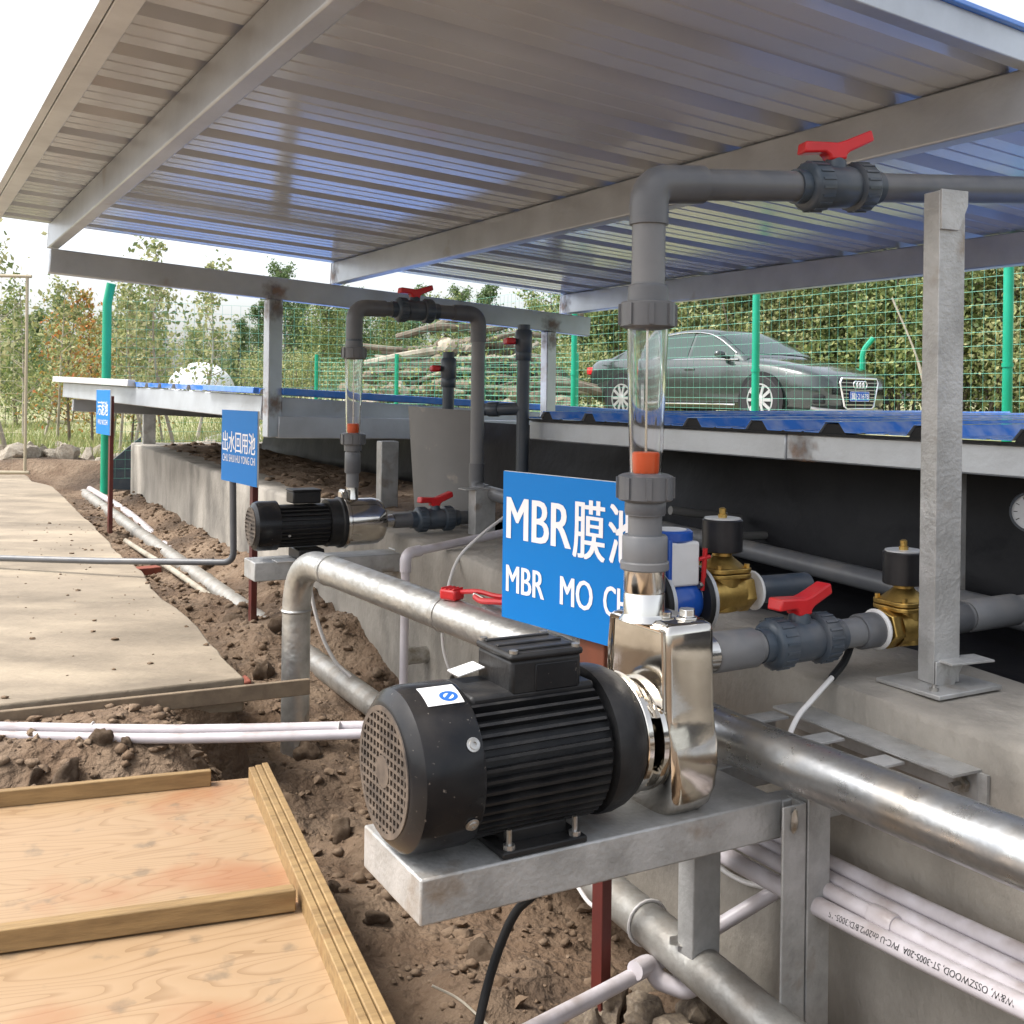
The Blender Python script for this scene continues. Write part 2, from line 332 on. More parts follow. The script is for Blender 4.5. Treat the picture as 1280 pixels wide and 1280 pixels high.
def struct(o): o['kind'] = 'structure'; return o
def copy_tree(o, m, parent=None, **kw):
    c = o.copy(); C.objects.link(c)
    if parent is None: c.matrix_world = m; WM[c.name] = m
    else: c.parent = parent; WM[c.name] = wm(parent)
    for k, v in kw.items(): c[k] = v
    for ch in list(o.children): copy_tree(ch, None, c)
    return c
def fillet(pts, r, n=6):
    pts = [V3(p) for p in pts]; out = [pts[0]]
    for a, b, c in zip(pts, pts[1:], pts[2:]):
        d0, d1 = (a - b).normalized(), (c - b).normalized(); ang = d0.angle(d1)
        t = min(r / math.tan(ang / 2), (a - b).length * .49, (c - b).length * .49)
        p0, p1 = b + d0 * t, b + d1 * t
        for i in range(n + 1):
            k = i / n; out.append((p0 * (1 - k) + b * k) * (1 - k) + (b * (1 - k) + p1 * k) * k)
    return out + [pts[-1]]
def smooth_path(pts, n=8):
    pts = [V3(p) for p in pts]; q = [pts[0] * 2 - pts[1]] + pts + [pts[-1] * 2 - pts[-2]]; out = []
    for i in range(1, len(q) - 2):
        a, b, c, d = q[i - 1:i + 3]
        for j in range(n):
            t = j / n
            out.append(.5 * ((2 * b) + (c - a) * t + (2 * a - 5 * b + 4 * c - d) * t * t + (3 * b - a - 3 * c + d) * t ** 3))
    return out + [pts[-1]]
def text_mb(body, size, bold=.0, sx=1.0, align='LEFT', sp=1.0):
    cu = bpy.data.curves.new('t', 'FONT'); cu.body = body; cu.size = size; cu.offset = bold; cu.align_x = align; cu.space_character = sp
    cu.resolution_u = 3
    o = bpy.data.objects.new('t', cu); C.objects.link(o); bpy.context.view_layer.update()
    me = bpy.data.meshes.new_from_object(o.evaluated_get(bpy.context.evaluated_depsgraph_get()))
    vs = [V3((v.co.x * sx, v.co.y, 0)) for v in me.vertices]; fs = [tuple(p.vertices) for p in me.polygons]
    bpy.data.objects.remove(o); bpy.data.curves.remove(cu); bpy.data.meshes.remove(me)
    return vs, fs
# ================================================================== THE SETTING
def sst(a, b, x):
    t = max(0., min(1., (x - a) / (b - a))); return t * t * (3 - 2 * t)
def fbm(x, y, s, o=4, z=0.0):
    v = 0; a = 1; f = s
    for i in range(o):
        v += a * noise.noise(V3((x * f, y * f, z + i * 7.3))); a *= .5; f *= 2.03
    return v
WALL_END = 11.1
def wall_z(p): return .37 + .0054 * max(0, p)
def gz(x, y):
    p, q = pq(x, y)
    # far surroundings: the road side lies higher than the slab side
    hi = sst(1.5, 3.8, q)
    far = .02 + .62 * hi + .10 * fbm(x, y, .12, 3) * sst(13, 25, y)
    if y > 12: far += .17 * sst(.35, .9, fbm(x, y, .42, 4, 3) + .55) * sst(12.3, 13.2, y) * (1 - sst(15, 18, y)) * (1 - hi) 
    # strip of dug earth beside the wall, deeper towards the near pump
    deep = -.17 - .29 * (1 - sst(1.9, 4.0, p))
    strip = deep + .05 * fbm(x, y, 2.2, 4) + .13 * sst(-.35, 0.0, q) * (.4 + .8 * abs(fbm(x, y, 1.1, 2, 9))) * sst(2.2, 3.6, p)
    # flat earth under the plywood, left of the strip and in front of the slab
    fore = -.045 - .17 * (1 - sst(1.86, 2.16, p))
    fore += .018 * fbm(x, y, 2.5, 4)
    k = sst(-1.13, -.80, q)
    kk = sst(-.86, -.76, q)
    near = fore * (1 - k) + strip * k
    under = -.07 * (1 - kk) + strip * kk
    t = sst(2.40, 2.48, p)
    z = near * (1 - t) + under * t
    clod = .045 * max(0, fbm(x, y, 6, 3, 5)) + .022 * abs(fbm(x, y, 15, 3, 2)) + .008 * noise.noise(V3((x * 47, y * 47, 3)))
    inside = (1 - sst(12.2, 13.2, y)) * (1 - sst(.05, .4, q))
    if q > .05: z = -.5
    out = z + clod * (k if p < 2.4 else kk) + clod * .45 * (1 - k) * (1 - t)
    # beyond the tank
    b = max(sst(12.0, 13.0, y), sst(1.6, 3.0, q))
    return out * (1 - b) + far * b
def axis(lo, hi, step, a, b, g=1.22, mid=None):
    xs = []; x = lo
    while x < hi: xs.append(x); x += step
    s = step
    if mid:
        while x < mid[0]: xs.append(x); x += mid[1]
        s = mid[1]
    while x < b: xs.append(x); s *= g; x += s
    s = step; x = lo
    while x > a:
        s *= g; x -= s; xs.insert(0, x)
    return xs
gx = axis(-3.4, 1.1, .03, -900, 900, mid=(2.5, .08)); gy = axis(.9, 6.2, .03, -900, 1400, mid=(15, .09))
nx, ny = len(gx), len(gy)
gmb = MB(); gmb.v = [V3((x, y, gz(x, y))) for y in gy for x in gx]
gmb.f = [(j * nx + i, j * nx + i + 1, (j + 1) * nx + i + 1, (j + 1) * nx + i) for j in range(ny - 1) for i in range(nx - 1)]
def zone(f):
    a = gmb.v[f[0]]; p, q = pq(a.x, a.y)
    if a.y > 14.5 + 1.2 * noise.noise(a * .7) or q > 3.2: return 1
    return 0
gmb.m = [zone(f) for f in gmb.f]
M['turf'] = mat('rough_turf', (.17, .19, .075), .95, 0, (.32, .29, .17), 1.2, nd=10, bump=.6, bs=14, bdist=.05)
g = build(gmb, 'ground', ['dirt', 'turf']); struct(g)

# slab (pavement) with its broken edge along the strip
sm = MB(); top = []; N = 90
for i in range(N + 1):
    p = 2.46 + (12.6 - 2.46) * i / N
    q = -.81 + .03 * noise.noise(V3((p * 1.3, 0, 4))) + .012 * noise.noise(V3((p * 7, 0, 1)))
    if p > 10.6: q -= .16 * sst(10.6, 11.6, p)
    top.append((p, q))
poly = [PQ(p, q, 0) for p, q in top] + [PQ(12.6, -9, 0), PQ(2.46, -9, 0)]
n = len(poly)
sm.add(poly + [v - V3((0, 0, .12)) for v in poly], [tuple(range(n)), tuple(range(2 * n - 1, n - 1, -1))] + [(i, (i + 1) % n, n + (i + 1) % n, n + i) for i in range(n)])
struct(build(sm, 'pavement', 'slab', bevel=.008))
# a board edging at the slab's front
e0, e1 = PQ(2.43, -3.4, -.005), PQ(2.40, -.60, -.02)
tag(build(MB().beam(e0 - V3((0, 0, .02)), e1 - V3((0, 0, .02)), .022, .055), 'edging_board', 'oldwood', loc=e0, bevel=.003), 'thin weathered edging board along the front of the concrete slab', 'board')
# pale road behind the fence, where the car stands
rd0, rd1 = V3((-6, 17.2, 0)), V3((16, 9.0, 0)); rd = (rd1 - rd0).normalized(); rn = V3((-rd.y, rd.x, 0))
rm = MB(); ks = [i / 60 for i in range(61)]
for k in ks:
    for s_ in (-1.9, -.9, .9, 1.9):
        c = rd0 + (rd1 - rd0) * k + rn * (s_ + .15 * noise.noise(V3((k * 20, s_, 0)))); rm.v.append(V3((c.x, c.y, gz(c.x, c.y) + .02)))
rm.f = [(i * 4 + j, i * 4 + j + 1, i * 4 + j + 5, i * 4 + j + 4) for i in range(60) for j in range(3)]; rm.m = [0] * len(rm.f)
struct(build(rm, 'road', 'road'))

# concrete tank wall
def slab_grid(mb, f, nu, nv):
    o = len(mb.v)
    mb.v += [f(i / nu, j / nv) for j in range(nv + 1) for i in range(nu + 1)]
    fs = [(o + j * (nu + 1) + i, o + j * (nu + 1) + i + 1, o + (j + 1) * (nu + 1) + i + 1, o + (j + 1) * (nu + 1) + i) for j in range(nv) for i in range(nu)]
    mb.f += fs; mb.m += [0] * len(fs)
P0, WT = -2.2, .42
prof = [(0.0, -.75), (0, -.5), (0, -.25), (0, 0), (0, .2), (0, -1), (.012, -2), (.1, -2), (.22, -2), (.34, -2), (WT, -1), (WT, .1), (WT, -.75)]
prof = [(0, -.75), (0, -.4), (0, -.1), (0, .15), (0, .30), (0, 'e'), (.012, 't'), (.12, 't'), (.24, 't'), (WT - .01, 't'), (WT, 'e'), (WT, .1), (WT, -.75)]
wmb = MB(); ps = [P0 + (WALL_END - P0) * i / 160 for i in range(161)]; np_ = len(prof)
for p in ps:
    for j, (q, z) in enumerate(prof):
        zz = wall_z(p) if z == 't' else wall_z(p) - .014 if z == 'e' else z
        nz = V3((p * 2.1, q * 3 + j * .31, zz * 2))
        qq = q + .010 * noise.noise(nz) + .004 * noise.noise(nz * 4)
        if z in ('t', 'e'): zz += .008 * noise.noise(V3((p * 3, q * 9, 1))) + .004 * noise.noise(V3((p * 11, q * 20, 5)))
        wmb.v.append(PQ(p, qq, zz))
wmb.f = [(i * np_ + j, i * np_ + j + 1, (i + 1) * np_ + j + 1, (i + 1) * np_ + j) for i in range(len(ps) - 1) for j in range(np_ - 1)]
wmb.f += [tuple(range(np_)), tuple(range((len(ps) - 1) * np_, len(ps) * np_))[::-1]]; wmb.m = [0] * len(wmb.f)
tank = thing('tank', 'long low concrete tank wall behind the pumps and pipes', 'tank', PQ(0, .2, -.5))
build(wmb, 'front_wall', 'concrete', tank, sharp=60)
ew = MB(); ew.box(PQ(WALL_END - .16, 2.2, -.16), (.32, 3.5, 1.18), AW, BW)
build(ew, 'end_wall', 'concrete', tank, bevel=.01)
# dark rubble lying on the far part of the wall top
deb = MB(); rnd = random.Random(3)
def dust_top(u, v):
    p = 3.4 + 7.5 * u; q = .13 + .10 * noise.noise(V3((p * 1.5, 3, 0))) + (1.1 - .13) * v
    h = .012 + .022 * fbm(p, q, 2.5, 4) + .02 * fbm(p, q, 9, 2, 4); e = min(1, 6 * v, 6 * (1 - v), 9 * u, 9 * (1 - u))
    return PQ(p, q, wall_z(p) + (h + .012) * e - .012 - .03 * sst(.38, .44, q) * 0)
slab_grid(deb, dust_top, 190, 30)
for i in range(300):
    p = rnd.uniform(3.9, 10.6); q = rnd.uniform(.15, .95); deb.rock(PQ(p, q, wall_z(p) + .012), .007 + .03 * rnd.random() ** 3, i, 1, (1.3, 1.1, .6), .5)
o = build(deb, 'rubble', 'clod', sharp=80); tag(o, 'dark earth rubble scattered along the top of the far concrete wall', 'rubble'); o['kind'] = 'stuff'
# black liner: ledge behind the wall and curtain hanging from the cover
lm = MB()
def liner(u, v):
    p = -2.2 + 12.4 * u
    path = [(.425, .30), (.47, .345), (.75, .35), (1.15, .33), (1.22, .40), (1.26, .60), (1.28, .83)]
    k = v * (len(path) - 1); i = min(int(k), len(path) - 2); t = k - i
    q = path[i][0] * (1 - t) + path[i + 1][0] * t; z = path[i][1] * (1 - t) + path[i + 1][1] * t
    w_ = noise.noise(V3((p * 1.7, v * 4, 2))); w2 = noise.noise(V3((p * 5, v * 9, 6)))
    if i < 3: z += .018 * w_ + .008 * w2
    else: q += .03 * w_ + .012 * w2
    return PQ(p, q, z)
slab_grid(lm, liner, 150, 24)
tag(build(lm, 'liner_sheet', 'liner', loc=PQ(1, 1, .33), sharp=80), 'black plastic liner lying behind the concrete wall and hung under the covers', 'liner')

# ------------------------------------------------------------------ canopy (raised roof)
RA = V3((-.503, .864, 0)).normalized(); RB = V3((.864, .503, 0)).normalized()
SL = .058
N0 = P(1280, 165, 2.585); N0 = V3((N0.x, N0.y, 0))          # near end of the middle beam
def RP(s, t, h=0.0):
    """s metres down the slope from the first beam, t metres from the near end; h above the beams' bottom"""
    v = N0 + RB * (s - 1.60) + RA * t; return V3((v.x, v.y, 1.757 - SL * s + h))
RUP = (UZ + RB * SL).normalized(); RS = (RB - UZ * SL).normalized()
LEN = 4.57; BH = .135
can = thing('canopy', 'raised sheet metal canopy with blue corrugated roof on grey steel beams', 'canopy', RP(1.17, LEN, -1.3))
for s in (0, 1.60, 3.27):
    t1 = LEN + .04
    b = MB().beam(RP(s, -.55, BH / 2), RP(s, t1, BH / 2), .055, BH, RUP)
    bo = build(b, 'roof_beam', 'beam', can, bevel=.006)
    build(MB().beam(RP(s, t1 + .003, BH / 2), RP(s, t1 + .008, BH / 2), .057, BH - .004, RUP), 'end_plate', 'trim', bo)
# end beam under the far ends
build(MB().beam(RP(-.03, LEN - .04, -.075), RP(3.42, LEN - .04, -.075), .06, .13, RUP), 'end_beam', 'beam', can, bevel=.006)
# edge channel on the high side
em = MB().profile(RP(-.30, -.4, .1), RP(-.30, LEN + .05, .1), [(-.03, 0), (.03, 0), (.03, .014), (-.016, .014), (-.016, .075), (-.03, .075)], RUP)
build(em, 'edge_channel', 'trim', can, bevel=.003)
build(MB().beam(RP(-.3435, -.4, BH + .015), RP(-.3435, LEN + .065, BH + .015), .025, .10, RUP), 'edge_flashing', 'trim', can)
# fascia on the near end
fm = MB().profile(RP(-.34, -.03, BH + .012), RP(3.9, -.03, BH + .012), [(-.02, -.02), (.022, -.02), (.022, .05), (-.02, .05)], RUP)
build(fm, 'fascia', 'beam', can, bevel=.003)
fm = MB().beam(RP(-.34, -.035, BH + .068), RP(3.9, -.035, BH + .068), .06, .012, RUP)
build(fm, 'fascia_flashing', 'sheet_top', can, bevel=.002)
# sheets: trapezoid ribs run down the slope
PITCH = .345
def sheet_profile(t0, t1):
    out = []; k = math.floor(t0 / PITCH) - 1; pts = []
    while k * PITCH < t1 + PITCH:
        c = k * PITCH
        pts += [(c - .055, 0), (c - .028, .032), (c + .028, .032), (c + .055, 0)]
        for d in (.125, .215):                            # small stiffening swages in the pan
            pts += [(c + d - .009, 0), (c + d - .004, .003), (c + d + .004, .003), (c + d + .009, 0)]
        k += 1
    pts.sort()
    def ev(t):
        for a, b in zip(pts, pts[1:]):
            if a[0] <= t <= b[0]:
                f = (t - a[0]) / max(1e-6, b[0] - a[0]); return a[1] * (1 - f) + b[1] * f
        return 0
    return [(t0, ev(t0))] + [x for x in pts if t0 < x[0] < t1] + [(t1, ev(t1))]
def sheet(pos, upv, t0, t1, s0, s1, parent, name='roof_sheet', lift=0.0, ns=10, mats=('sheet_top', 'sheet_under')):
    pr = sheet_profile(t0, t1); mb = MB(); n = len(pr)
    th = .0022
    for layer in (0, 1):
        for i in range(ns + 1):
            s = s0 + (s1 - s0) * i / ns
            for t, h in pr:
                wob = .0016 * noise.noise(V3((t * 2.3, s * 1.1, 3)))
                mb.v.append(pos(s, t) + upv * (h + lift + wob + (th if layer else 0)))
    o = n * (ns + 1)
    for i in range(ns):
        for j in range(n - 1):
            a = i * n + j; q = (a, a + 1, a + n + 1, a + n)
            mb.f.append(q[::-1]); mb.m.append(1)
            mb.f.append(tuple(x + o for x in q)); mb.m.append(0)
    for i in range(ns):
        for j in (0, n - 1):
            a = i * n + j; mb.f.append((a, a + n, a + n + o, a + o)); mb.m.append(0)
    for i in (0, ns):
        for j in range(n - 1):
            a = i * n + j; mb.f.append((a, a + 1, a + 1 + o, a + o)); mb.m.append(0)
    return build(mb, name, list(mats), parent, sharp=20)
cuts = [-.01, 1.02, 2.055, 3.09, 4.125, LEN + .06]
for i in range(5):
    sheet(lambda s, t: RP(s, t, BH + .003), RUP, cuts[i] - (.02 if i else 0), cuts[i + 1], -.34, 3.86, can, lift=.0 + .003 * (i % 2))
# far posts
def post(px, s, ybot, wd=.095):
    top = RP(s, LEN - .04, -.14); bot = V3((top.x, top.y, ybot))
    x = (RB * .95 + RA * .3).normalized(); y = UZ.cross(x)
    return MB().box((top + bot) / 2, (wd, wd * .62, (top - bot).length), x, y)
build(post(338, 1.19, .74), 'post', 'beam', can, bevel=.006)
build(post(678, 3.10, .40), 'post', 'beam', can, bevel=.006)
# lower cross channel and its short post on the wall top
t0 = RP(1.19, LEN - .04); c0 = V3((t0.x, t0.y, .80)); c1 = c0 + RB * 1.75 - V3((0, 0, .03))
build(MB().beam(c0 + RB * .03, c1, .06, .13), 'cross_channel', 'beam', can, bevel=.006)
sp = P(484, 600, 5.75); build(MB().box(V3((sp.x, sp.y, .57)), (.10, .07, .36), RB, UZ.cross(RB)), 'short_post', 'frame', can, bevel=.005)

# ------------------------------------------------------------------ covers over the tank
Nc = V3((t0.x, t0.y, 1.0)); Fc = P(88, 474, 10.7)
cA = V3((Fc.x - Nc.x, Fc.y - Nc.y, 0)); cl = cA.length; cA.normalize(); cB = V3((cA.y, -cA.x, 0)) * 1.0
if cB.x < 0: cB = -cB
rise = (1.075 - .985) / cl; csl = .045
def LP(s, t, h=0.0):
    v = Nc + cA * t + cB * s; return V3((v.x, v.y, .985 + rise * t - csl * s + h))
LUP = (UZ + cB * csl - cA * rise).normalized()
lc = thing('tank_cover', 'far low cover with blue corrugated sheets and pale flashing above the concrete wall', 'cover', LP(0, 2, -.6))
build(MB().beam(LP(-.02, .05, -.075), LP(-.02, cl + .1, -.075), .06, .145, LUP), 'edge_beam', 'beam', lc, bevel=.006)
build(MB().beam(LP(.05, .03, -.065), LP(2.6, .03, -.065), .06, .115, LUP), 'end_beam', 'beam', lc, bevel=.006)
build(MB().beam(LP(.0, cl * .98, -.22), LP(2.6, cl * .98, -.22), .06, .12, LUP), 'inner_beam', 'beam', lc, bevel=.006)
nsh = 5; ct = [.0 + (cl + .25) * i / nsh for i in range(nsh + 1)]
for i in range(nsh): sheet(LP, LUP, ct[i], ct[i + 1] + .02, -.06, 3.0, lc, 'cover_sheet', lift=.003 + .003 * (i % 2), ns=3)
build(MB().profile(LP(-.08, cl * .52, 0), LP(-.08, cl + .3, 0), [(-.03, .0), (.03, .0), (.03, .055), (-.03, .055)], LUP), 'flashing', 'trim', lc, bevel=.003)
build(MB().profile(LP(-.08, .05, 0), LP(-.08, cl * .18, 0), [(-.02, .006), (.02, .006), (.02, .042), (-.02, .042)], LUP), 'edge_trim', 'sheet_top', lc, bevel=.003)
build(MB().beam(LP(.05, -.03, .028), LP(3.0, -.03, .028), .03, .04, LUP), 'end_trim', 'sheet_top', lc, bevel=.003)
wp = PQ(WALL_END - .17, .16, 0); wtop = LP(0, 4.7, -.15).z
build(MB().box(V3((wp.x, wp.y, (wall_z(11) + wtop - .1) / 2 + .04)), (.13, .09, wtop - wall_z(11) + .12), BW, UZ.cross(BW)), 'short_post', 'frame', lc, bevel=.005)

# near cover
e0 = P(883, 531, 4.05); EA = V3((-.50, .866, 0)).normalized(); EB = V3((.866, .50, 0)).normalized()
def KP(s, t, h=0.0):
    v = V3((e0.x, e0.y, 0)) + EA * t + EB * s; return V3((v.x, v.y, .893 + .006 * s + h))
kc = thing('tank_cover', 'near low cover with blue corrugated sheets and black foam under its ribs', 'cover', KP(0, 0, -.5))
build(MB().beam(KP(0, -2.6, -.052), KP(0, -.45, -.052), .06, .09), 'edge_beam', 'beam', kc, bevel=.006)
build(MB().beam(KP(0, -.447, -.054), KP(0, 1.25, -.054), .06, .09), 'edge_beam', 'beam', kc, bevel=.006)
build(MB().beam(KP(.1, 1.2, -.055), KP(2.6, 1.2, -.055), .06, .09), 'end_beam', 'beam', kc, bevel=.006)
build(MB().beam(KP(2.6, -2.6, -.055), KP(2.6, 1.25, -.055), .06, .09), 'edge_beam', 'beam', kc, bevel=.006)
for i in range(4): sheet(KP, UZ, -2.6 + i * .97, -2.6 + (i + 1) * .97 + .02, -.07, 2.75, kc, 'cover_sheet', lift=.002 + .003 * (i % 2), ns=6)
k = math.ceil(-2.6 / PITCH)
while k * PITCH < 1.2:
    build(MB().prism([(-.052, 0), (-.027, .030), (.027, .030), (.052, 0)], KP(-.062, k * PITCH, .0005), EA, UZ, EB * .05), 'foam_filler', 'foam', kc); k += 1
build(MB().beam(KP(-.045, -2.6, -.003), KP(-.045, 1.2, -.003), .05, .006), 'foam_strip', 'foam', kc)
for (s, t) in ((.03, -1.06), (.03, -2.3), (2.6, -1.0), (2.6, 1.0)):
    a = KP(s, t); build(MB().box(V3((a.x, a.y, .60)), (.06, .06, .50), EB, EA), 'support_post', 'frame', kc)

# rust and scorch left by welding at the joints
def burn(par, c, X, Y, Z, size):
    o = build(MB().box(c, size, X, Y, Z), 'weld_scorch', 'burn', par, local=False)
    inv = wm(par).inverted() @ c; o.data.transform(Matrix.Translation(-inv)); o.location = inv; return o
RSd = RB - UZ * SL; RSd.normalize(); RYd = RUP.cross(RSd)
for s_ in (1.60, 3.27): burn(can, RP(s_, LEN - .02, BH / 2 - .005), RYd, RSd, RUP, (.20, .0575, BH + .003))
burn(can, RP(1.19, LEN - .04, -.10), RSd, RYd, RUP, (.17, .0635, .135))
burn(can, RP(3.10, LEN - .04, -.10), RSd, RYd, RUP, (.17, .0635, .135))
for s_ in (1.19, 3.10):
    b0 = RP(s_, LEN - .04, -.20); x = (RB * .95 + RA * .3).normalized(); burn(can, b0, x, UZ.cross(x), UZ, (.0975, .0620, .16))
b0 = RP(1.19, LEN - .04, 0); b0.z = .93; x = (RB * .95 + RA * .3).normalized(); burn(can, b0, x, UZ.cross(x), UZ, (.0975, .0620, .24))
burn(kc, KP(0, -.52, -.053), EA, EB, UZ, (.22, .0635, .0925))

# ------------------------------------------------------------------ fences
def wire_panel(o, ux, length, z0, z1, step, r, hstep=None):
    mb = MB(); uy = V3((-ux.y, ux.x, 0)); hstep = hstep or step
    n = int(length / step)
    def thin(a, b, s1, s2):
        vs = [q + s1 * c + s2 * d for q in (a, b) for c, d in ((r, 0), (-r * .5, r * .87), (-r * .5, -r * .87))]
        mb.add(vs, [(0, 1, 4, 3), (1, 2, 5, 4), (2, 0, 3, 5)])
    for i in range(n + 1):
        a = o + ux * (length * i / n); j = [.004 * noise.noise(V3((i * 3.1, k, o.x))) for k in (0, 1)]
        thin(V3((a.x, a.y, z0)) + uy * j[0], V3((a.x, a.y, z1)) + uy * j[1], ux, uy)
    m_ = int((z1 - z0) / hstep)
    for k in range(m_ + 1):
        z = z0 + (z1 - z0) * k / m_ + .004 * noise.noise(V3((k * 2.7, o.y, 1)))
        a = o; b = o + ux * length
        thin(V3((a.x, a.y, z)), V3((b.x, b.y, z + .006 * noise.noise(V3((k, 5, o.x))))), UZ, uy)
    return mb
def fence_post(p, z0, z1, r=.03, bend=None, n=12):
    pts = [V3((p.x, p.y, z0)), V3((p.x, p.y, z1))]
    if bend is not None: pts = fillet([V3((p.x, p.y, z0)), V3((p.x, p.y, z1 - .22)), V3((p.x, p.y, z1)) + bend], .3, 4)
    return MB().tube(pts, r, n)
fp = [on_line(V3((3.09, 6.7, 0)), V3((-.5, .866, 0)), 1259)]
fence_dir = V3((-.50, .866, 0)).normalized()
for px in (944, 717): fp.append(on_line(fp[0], fence_dir, px))
fp.insert(0, fp[0] - fence_dir * 2.4); corner = fp[-1] + fence_dir * 2.6; fp.append(corner)
fn = thing('wire_fence', 'green welded wire fence with straight posts in front of the parked car', 'fence', V3((fp[2].x, fp[2].y, .5)))
for p in fp[:-1]: 
    q = build(fence_post(p, .45, 2.25, .031), 'post', 'green', fn)
    build(MB().lathe([(.036, 0), (.036, .025)], V3((p.x, p.y, 1.22)), UZ, 12), 'clamp', 'green', q)
for a, b in zip(fp, fp[1:]):
    o = build(wire_panel(a, (b - a).normalized(), (b - a).length, .48, 2.15, .085, .0014), 'wire_mesh', 'wire', fn); o['kind'] = 'stuff'
lp = P(131, 612, 11.6); lz = -.12
fl = thing('wire_fence', 'green wire fence whose bent corner post stands on the slab beside the tank', 'fence', V3((lp.x, lp.y, 0)))
bd = V3((.05, -.02, 0))
build(fence_post(lp, lz, 2.16, .048, bd), 'post', 'green', fl)
fd = (corner - lp); fd.z = 0; L_ = fd.length; fd.normalize(); lp0 = V3((lp.x, lp.y, 0))
for k in (0, .5):
    o = build(wire_panel(lp0 + fd * L_ * k, fd, L_ / 2, .05, 1.98, .10, .0017), 'wire_mesh', 'wire', fl); o['kind'] = 'stuff'
# open gate leaf on the far left
g1 = P(31, 595, 12.3); gd = V3((-.96, -.1, 0)).normalized()
gt = thing('wire_gate', 'thin tan framed wire gate leaf standing open on the slab', 'gate', V3((g1.x, g1.y, 0)))
g1 = V3((g1.x, g1.y, 0)); g2 = g1 + gd * 1.7
for a in (g1, g2): build(MB().tube([a + V3((0, 0, .03)), a + V3((0, 0, 2.32))], .018, 8), 'upright', 'tan_wire', gt)
for z in (.05, 2.30): build(MB().tube([g1 + V3((.05, 0, z)), g2 + V3((0, 0, z))], .02, 8), 'rail', 'tan_wire', gt)
o = build(wire_panel(g1, gd, 1.7, .06, 2.29, .14, .0014), 'wire_mesh', 'tan_wire', gt); o['kind'] = 'stuff'
# second fence beyond, round the heap
f2a, f2b = P(395, 500, 17.0), P(720, 500, 15.2); f2d = (f2b - f2a); f2d.z = 0; f2l = f2d.length; f2d.normalize(); f2a.z = 0
f2 = thing('wire_fence', 'lower darker green wire fence in front of the brushwood heap', 'fence', V3((f2a.x, f2a.y, .3)))
for k in range(4):
    p = f2a + f2d * f2l * k / 3; build(fence_post(p, .2, 1.62, .03, n=8), 'post', 'green', f2)
o = build(wire_panel(f2a, f2d, f2l, .3, 1.56, .07, .0032), 'wire_mesh', 'wire_far', f2); o['kind'] = 'stuff'
p = P(1078, 440, 18); q = thing('fence_post', 'bent green fence post standing alone before the hedge behind the car', 'post', V3((p.x, p.y, .5)))
build(fence_post(p, .4, 2.05, .045, V3((.18, 0, 0)), 8), 'post', 'green', q)
# ================================================================== NEAR PUMP
V0 = P(807, 600, 2.15); V0 = V3((V0.x, V0.y, 0))           # axis of the pump's outlet
FT = .19                                                     # top of the stand
AX = .338                                                    # height of the motor shaft
MR = .138
def pump_matrix(v, z): return frame(V3((v.x, v.y, z)), BD)
pm = pump_matrix(V0, FT)
pump = thing('water_pump', 'large pump with black ribbed motor and polished steel casing on a grey stand', 'pump', pm)
a = AX - FT
X1 = V3((1, 0, 0)); Y1 = V3((0, 1, 0))
def L(mb, name, mt, parent, **kw): return build(mb, name, mt, parent, local=True, **kw)
# motor body and its cooling fins
body = L(MB().lathe([(.118, -.43), (.120, -.42), (.120, -.15), (.118, -.14)], (0, 0, a), X1, 48), 'motor_body', 'black_fin', pump)
fin_me = None; NF = 44
for i in range(NF):
    th = 2 * math.pi * i / NF
    if abs(((th + math.pi) % (2 * math.pi)) - math.pi) < .50 : continue        # under the terminal box
    if abs(th - math.pi) < .42: continue                      # over the feet
    if fin_me is None:
        fb = MB().prism([(-.425, 0), (-.425, .019), (-.165, .019), (-.150, 0)], (0, -.0028, 0), X1, UZ, (0, .0056, 0))
        fin_me = mesh_of(fb, 'cooling_fin', 'black_fin')
    f = bpy.data.objects.new('cooling_fin', fin_me); link(f, body)
    f.matrix_local = Matrix.Translation((0, 0, a)) @ Matrix.Rotation(th, 4, 'X') @ Matrix.Translation((0, 0, .1185))
# smooth side pad where the box sits
L(MB().box((-.29, 0, a + .112), (.26, .135, .036)), 'box_pad', 'black_fin', body, bevel=.008)
# fan cowl with square-hole grille
cow = MB().lathe([(.120, -.425), (.142, -.425), (.144, -.43), (.144, -.515), (.140, -.535), (.122, -.552), (.112, -.556), (.108, -.556), (.108, -.545), (.118, -.53), (.130, -.50)], (0, 0, a), X1, 56)
cowl = L(cow, 'fan_cowl', 'black', pump, sharp=28)
gr = MB(); gr.lathe([(.113, -.5545), (.113, -.5580), (.104, -.5580), (.104, -.5545), (.113, -.5545)], (0, 0, a), X1, 56)
st = .0158; k = -6
for k in range(-6, 7):
    c = k * st; h = math.sqrt(max(0, .107 ** 2 - c * c))
    if h > .01:
        gr.box((-.5562, c, a), (.0026, .0048, 2 * h)); gr.box((-.5566, 0, a + c), (.0026, 2 * h, .0048))
gr.lathe([(.028, -.5585), (.028, -.5550)], (0, 0, a), X1, 24)
L(gr, 'grille', 'grille', cowl, kind='stuff')
L(MB().lathe([(.106, -.50), (.02, -.49)], (0, 0, a), X1, 32), 'fan', 'rubber', cowl)
def screw(th, x, r=.1445):
    d = V3((0, math.sin(th), math.cos(th)))
    return MB().lathe([(.0125, 0), (.0125, .0015), (.0085, .0025), (.0085, .0055), (.004, .006), (.004, .003)], V3((x, 0, a)) + d * r, d, 16)
for th in (R(62), R(118), R(180 + 118), R(298)): L(screw(-th, -.445), 'screw', 'bolt', cowl)
